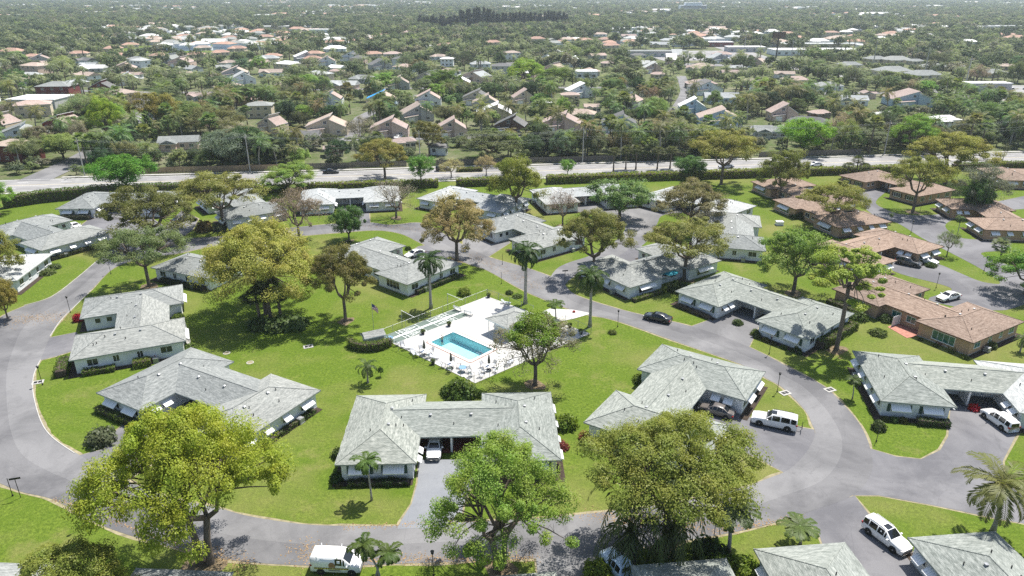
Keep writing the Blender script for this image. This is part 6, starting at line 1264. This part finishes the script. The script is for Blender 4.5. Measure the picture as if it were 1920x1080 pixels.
# ================================================================== BACKGROUND TREES
def far_tree(seed, Rr, Hh, n, leaf, shape, cb, mat='leaf_far', nc=22): return crown_tree(seed, Rr, Hh, cb, nc, n, leaf, .3, .7, .2, shape, .25, 3, leafmat=mat, sides=4, bark='bark')
rt = np.random.default_rng(42)
def blocked(x, y, r):
    if y < AY + SL * x + 10.3 + r * .3: return True
    for hx, hy_, hr, yd in HOUSES:
        if abs(x - hx) < hr + r * .5 and (hy_ - yd < y < hy_ + hr + r * .3): return True
    for i in range(len(SIDE) - 1):
        if SIDE[i][1] - 2 < y < SIDE[i + 1][1]:
            u = (y - SIDE[i][1]) / (SIDE[i + 1][1] - SIDE[i][1])
            if abs(x - SIDE[i][0] - u * (SIDE[i + 1][0] - SIDE[i][0])) < 5 + r * .6: return True
    for i in range(len(HWY) - 1):
        if HWY[i + 1][1] - 6 < y < HWY[i][1]:
            u = (y - HWY[i + 1][1]) / (HWY[i][1] - HWY[i + 1][1]); cx = HWY[i + 1][0] + u * (HWY[i][0] - HWY[i + 1][0])
            if abs(x - cx) < 14 + r: return True
    if y < 620:
        for pts, hw in STREETS:
            for (x0, y0), (x1, y1) in zip(pts, pts[1:]):
                L2 = (x1 - x0) ** 2 + (y1 - y0) ** 2; u = max(0, min(1, ((x - x0) * (x1 - x0) + (y - y0) * (y1 - y0)) / L2))
                if math.hypot(x - x0 - u * (x1 - x0), y - y0 - u * (y1 - y0)) < hw + 1 + r * .3: return True
    if 105 < x < 214 and 570 < y < 700: return True
    if 255 < x < 345 and 385 < y < 436: return True
    if ((x + 308) / 60) ** 2 + ((y - 706) / 62) ** 2 < 1: return True
    for tx, ty, tr in TREES:
        if (x - tx) ** 2 + (y - ty) ** 2 < (tr * .75 + r * .4) ** 2: return True
    return False
broad = []; palms = []
HV = [(h[0], h[1], h[2], 1 if i < N_HAND else .45) for i, h in enumerate(HOUSES)]; rv = random.Random(2); HV = [h for h in HV if rv.random() < (.92 if h[3] == 1 else .5)]
def sight(x, y):
    """height a front garden tree may reach without hiding the house behind it"""
    top = 99
    for hx, hy_, hr, hd in HV:
        if y < hy_ - 3 and hy_ - y < 140:
            f = y / hy_
            if abs(x - hx * f) < hr * .85: top = min(top, .5 + (CAM_H - .5) * (1 - f))
    return top
y = 222.0
def wave(x, y): return math.sin(x * .011 + 1.3 * math.sin(y * .006)) + math.sin(y * .009 + 1.1 * math.sin(x * .007 + 2)) + .6 * math.sin(x * .023 - y * .017)
TREES_N = [t for t in TREES if t[1] > 215]; TREES = TREES_N
while y < 5200:
    s = 5.9 + max(0, y - 230) * .0085; half = y * .95 + 25; n = int(2 * half / s)
    for k in range(n):
        x = -half + (k + rt.random()) * s; yy = y + rt.uniform(-.5, .5) * s
        pf = .4 if yy < 450 else (.25 if yy < 700 else .05)
        h = rt.uniform(4.5, 9.5) if rt.random() < .62 else rt.uniform(9, 13.5)
        if yy > 1000: h = rt.uniform(7, 13)
        if yy > 560 and wave(x, yy) > .75 and rt.random() < .72: continue
        top = sight(x, yy) if (yy < 1100 and rt.random() > .04) else 99
        if rt.random() < pf:
            if top < 7 and rt.random() < .88: continue
            if yy < 900 and blocked(x, yy, 1.5): continue
            palms.append((x, yy, rt.uniform(.95, 1.65)))
        else:
            if top < 1.6: continue
            h = min(h, top); r = max(h * rt.uniform(.42, .68), 1.6)
            if yy < 900 and blocked(x, yy, r): continue
            broad.append((x, yy, h, r))
    y += s * .82
for k in range(420):
    x = rt.uniform(-190, 215); yy = AY + SL * x + rt.uniform(10.8, 40); h = rt.uniform(1.8, 4.2)
    if not blocked(x, yy, 1.2) and sight(x, yy) > h: broad.append((x, yy, h, h * rt.uniform(.5, .8)))
def pxy(a): return PX(a[0], a[1], 3)
broad.sort(key=lambda a: -a[2] / a[1]); palms.sort(key=lambda a: -a[2] / a[1])
def inview(a): q = pxy(a); return -30 < q[0] < 1950 and q[1] > 0
def nearview(a): q = pxy(a); return -330 < q[0] < 2250
broad_v = [a for a in broad if inview(a)]; palms_v = [a for a in palms if inview(a)]
near_b = sorted(broad_v, key=lambda a: -a[2] * a[3] / a[1] ** 2)[:290]; near_p = sorted(palms_v, key=lambda a: a[1])[:290]
sb_, sp_ = set(near_b), set(near_p); rest_b = [a for a in broad if nearview(a) and a not in sb_]; rest_p = [a for a in palms if nearview(a) and a not in sp_]
def place(q):
    x, y = q
    zx = ['by the dark red houses', 'behind the tan fence', 'around the big pink house', 'behind the middle tree mass', 'around the pale blue houses', 'around the lime green tree', 'at the right end of the main road'][min(6, max(0, int((x + 40) / 285)))]
    return zx
PAL = [(.065, .092, .04), (.11, .145, .062), (.185, .215, .1), (.14, .14, .08), (.046, .07, .033), (.18, .235, .065), (.23, .205, .16), (.12, .152, .088)]
NAMEC = ['dark green', 'mid green', 'pale green', 'olive brown', 'very dark green', 'lime green', 'greyish tan', 'grey-green']
KB = ['oak', 'ball', 'ball2', 'd3', 'oak', 'ball', 'airy', 'd1']
for i, (x, y, h, r) in enumerate(near_b):
    ci = int(rt.integers(0, 8)); kd = KB[int(rt.integers(0, 8))] if ci != 6 else 'airy'; w_, c_, R0, H0 = TM[kd]; q = pxy((x, y)); row = 'near the road' if y < 250 else ('second row' if y < 285 else 'farther back')
    col = tuple(v * rt.uniform(.85, 1.15) for v in PAL[ci])
    tree_obj(kd, (x, y, 0), r / R0, h / H0, rt.uniform(0, 6.28), col, '%s garden tree %s, %s' % (NAMECol[ci] if False else NAMEC[ci], place(q), row), 'garden trees %s, %s, %s' % (place(q), row, NAMEC[ci]), 'garden_tree')
for i, (x, y, s) in enumerate(near_p):
    kd = ('mid1', 'mid2', 'mid3', 'mid2')[int(rt.integers(0, 4))]; q = pxy((x, y)); row = 'near the road' if y < 250 else ('second row' if y < 290 else 'farther back')
    nm = {'mid1': 'feathery palm', 'mid2': 'drooping coconut palm', 'mid3': 'round headed fan palm'}[kd]
    o = palm_obj(kd, (x, y, 0), s * rt.uniform(.9, 1.1), rt.uniform(0, 6.28), (.14 + .09 * rt.random(), .17 + .09 * rt.random(), .095), '%s %s, %s' % (nm, place(q), row), '%ss %s, %s' % (nm, place(q), row), s)
# everything farther: one mass of instanced trees
hid = bpy.data.collections.new('far_tree_kinds')
def kind_obj(name, wood, crown):
    me = bpy.data.meshes.new(name); bm_ = bmesh.new(); bm_.from_mesh(wood); n0 = len(bm_.faces); bm_.from_mesh(crown)
    bm_.faces.ensure_lookup_table()
    for i, f in enumerate(bm_.faces): f.material_index = 0 if i < n0 else 1
    bm_.to_mesh(me); bm_.free(); me.materials.append(wood.materials[0]); me.materials.append(crown.materials[0]); o = bpy.data.objects.new(name, me); hid.objects.link(o); return o
kinds = []
for i, (Rr, Hh, n, leaf, sh, cb) in enumerate([(5, 9, 900, .5, 'dome', .2), (5, 9, 900, .48, 'ball', .15), (5, 9, 700, .52, 'dome', .3), (5, 9, 1000, .45, 'ball', .12), (5, 9, 420, .42, 'dome', .25), (5, 9, 900, .5, 'dome', .15)]):
    kinds.append(kind_obj('far_tree_%d' % i, *far_tree(200 + i, Rr, Hh, n, leaf, sh, cb)))
pk = []
for i in range(2):
    a = palm_mesh(300 + i, 6.5, 12, 2.8, 5, .2, 0, 1.0, .2, 1.0, .95, .5, leafmat='palm_far', bark='bark'); pk.append(kind_obj('far_palm_%d' % i, a[0], a[1]))
cas_o = kind_obj('far_casuarina', *crown_tree(400, 3.6, 20, .04, 60, 1500, .8, .3, .9, .1, 'cone', .3, 3, leafmat='leaf_dark' if 'leaf_dark' in M else 'leaf_far', sides=4, bark='bark_dark'))
def scatter(name, pts, scales, rots, objs, label, cat):
    me = bpy.data.meshes.new(name); me.from_pydata(pts, [], [])
    for nm, ty, vals in (('sc', 'FLOAT_VECTOR', [c for s in scales for c in s]), ('rz', 'FLOAT', rots), ('ix', 'INT', [int(i * 7919 % len(objs)) for i in range(len(pts))])):
        a = me.attributes.new(nm, ty, 'POINT'); a.data.foreach_set('vector' if ty == 'FLOAT_VECTOR' else 'value', vals)
    o = put(name, me); g = bpy.data.node_groups.new(name, 'GeometryNodeTree'); g.interface.new_socket('Geometry', in_out='INPUT', socket_type='NodeSocketGeometry'); g.interface.new_socket('Geometry', in_out='OUTPUT', socket_type='NodeSocketGeometry')
    N = g.nodes; gi = N.new('NodeGroupInput'); go = N.new('NodeGroupOutput'); ins = N.new('GeometryNodeInstanceOnPoints'); jn = N.new('GeometryNodeGeometryToInstance')
    for ob in objs:
        oi = N.new('GeometryNodeObjectInfo'); oi.inputs['Object'].default_value = ob; oi.inputs['As Instance'].default_value = True; g.links.new(oi.outputs['Geometry'], jn.inputs[0])
    def attr(nm, ty):
        a = N.new('GeometryNodeInputNamedAttribute'); a.data_type = ty; a.inputs['Name'].default_value = nm
        return [s for s in a.outputs if s.enabled and s.name == 'Attribute'][0]
    cmb = N.new('ShaderNodeCombineXYZ'); g.links.new(attr('rz', 'FLOAT'), cmb.inputs[2]); e2r = N.new('FunctionNodeEulerToRotation'); g.links.new(cmb.outputs[0], e2r.inputs[0])
    g.links.new(gi.outputs[0], ins.inputs['Points']); g.links.new(jn.outputs[0], ins.inputs['Instance']); ins.inputs['Pick Instance'].default_value = True
    g.links.new(attr('ix', 'INT'), ins.inputs['Instance Index']); g.links.new(e2r.outputs[0], ins.inputs['Rotation']); g.links.new(attr('sc', 'FLOAT_VECTOR'), ins.inputs['Scale']); g.links.new(ins.outputs[0], go.inputs[0])
    o.modifiers.new('scatter', 'NODES').node_group = g
    return tag(o, label, cat, None, 'stuff')
rt.shuffle(rest_b)
scatter('distant_woodland', [(a[0], a[1], 0) for a in rest_b], [(a[3] / 5, a[3] / 5, a[2] / 9) for a in rest_b], [float(v) for v in rt.uniform(0, 6.28, len(rest_b))], kinds, 'hazy mass of broadleaf trees reaching to the horizon', 'woodland')
scatter('distant_palms', [(a[0], a[1], 0) for a in rest_p], [(a[2] * 1.1,) * 2 + (a[2],) for a in rest_p], [float(v) for v in rt.uniform(0, 6.28, len(rest_p))], pk, 'scattered palms among the distant gardens', 'palms')
# the rest of the far suburb: small roofs nobody could count
b = MB(); cls = []
for i in range(2600):
    yy = 700 * (4600 / 700) ** rt.random(); xx = rt.uniform(-.73, .73) * yy
    if wave(xx, yy) < .35 or any(abs(xx - a[0]) < 22 and abs(yy - a[1]) < 22 for a in HOUSES): continue
    w_, d_, h_ = rt.uniform(6, 10), rt.uniform(5, 7), rt.uniform(2.8, 4.5); a = rt.uniform(-.5, .5); ca, sa = math.cos(a), math.sin(a); mi = int(rt.integers(1, 6))
    if yy > 1200 and rt.random() < .25: w_ *= rt.uniform(1.6, 4); d_ *= 1.8; h_ += 1.5
    tr_ = lambda u, v, z: (xx + u * ca - v * sa, yy + u * sa + v * ca, z)
    b.add([tr_(u, v, 0) for u, v in ((-w_, -d_), (w_, -d_), (w_, d_), (-w_, d_))] + [tr_(u, v, h_) for u, v in ((-w_, -d_), (w_, -d_), (w_, d_), (-w_, d_))], [(0, 1, 5, 4), (1, 2, 6, 5), (2, 3, 7, 6), (3, 0, 4, 7)], 0)
    e = .6; b.add([tr_(u, v, h_) for u, v in ((-w_ - e, -d_ - e), (w_ + e, -d_ - e), (w_ + e, d_ + e), (-w_ - e, d_ + e))] + [tr_(-w_ + d_ * .8, 0, h_ + 2), tr_(w_ - d_ * .8, 0, h_ + 2)], [(0, 1, 5, 4), (1, 2, 5), (2, 3, 4, 5), (3, 0, 4)], mi)
me = b.mesh('distant_suburb', [M['wall_white'], M['roof_white'], M['roof_terra'], M['roof_pale'], M['roof_tan'], M['roof_grey']]); add_uv(me); tag(put('distant_suburb', me), 'tiny pale and terracotta roofs scattered to the horizon', 'suburb', None, 'stuff')
# dark casuarina row
cr = [(-131 + 213 * (k + .5) / 46 + rt.uniform(-1.5, 1.5), 1066 + 45 * k / 46 + rt.uniform(-5, 5)) for k in range(46)]  # row
for i, (x, y) in enumerate(cr):
    h = (17 if i < 12 else (26 if i < 22 else 21)) * rt.uniform(.88, 1.12); t = thing('casuarina_tree', 'dark pointed tree in the long dense row in the far middle', 'tree', (x, y, 0), rt.uniform(0, 6), 'dark tree row in the far middle'); t.scale = (2.1, 2.1, h / 12); put('trunk', TM['fir'][0], t); c = put('crown', TM['fir'][1], t); c.color = (.035, .045, .032, 1)
print('trees', len(near_b), len(near_p), len(rest_b), len(rest_p))

# ================================================================== AIR
hz = MB().box((-5900, -150, -1.5), (5900, 8900, 53.5))
M['haze'] = (lambda t: (lambda v: (setattr(v.inputs['Density'], 'default_value', HAZE), setattr(v.inputs['Color'], 'default_value', (.78, .88, 1, 1)), setattr(v.inputs['Anisotropy'], 'default_value', .35), t.l(v.outputs[0], t.out.inputs['Volume']), t.m)[-1])(t.n('ShaderNodeVolumePrincipled')))(NT('haze'))
ho = hz.build('haze', M['haze']); ho['kind'] = 'stuff'; ho['label'] = 'thin pale haze filling the air'

# ================================================================== FALLEN LEAVES
rl_ = np.random.default_rng(9); pts = []
for (x0, y0), (x1, y1), n, sp in [((1120, 968), (1320, 985), 900, 1.6), ((20, 600), (190, 590), 1400, 2.6), ((660, 1052), (1000, 1045), 900, .9), ((560, 1030), (600, 1050), 300, 2), ((880, 478), (1010, 540), 700, 2.), ((640, 990), (1130, 965), 500, .5), ((330, 1020), (470, 1060), 500, 1.2), ((1000, 726), (1006, 724), 160, 1.6), ((1568, 660), (1560, 665), 250, 2.), ((690, 425), (790, 430), 400, 2.), ((100, 935), (330, 1022), 350, .4), ((1340, 1000), (1500, 968), 300, .6)]:
    a, b_ = P(x0, y0), P(x1, y1)
    for k in range(n):
        u = rl_.random(); q = a.lerp(b_, u); pts.append((q.x + rl_.normal() * sp * .5, q.y + rl_.normal() * sp * .5, .045))
pts = np.array(pts); nr = np.tile((0, 0, 1.), (len(pts), 1)) + rl_.normal(size=(len(pts), 3)) * .25
M['litter'] = vary('dead_leaves', (.3, .2, .1), .45, 3, .95)
o = put('leaf_litter', quads_mesh('leaf_litter', leaf_quads(rl_, pts, nr, .075), M['litter'])); tag(o, 'dry fallen leaves scattered along the road edges', 'leaves', None, 'stuff')
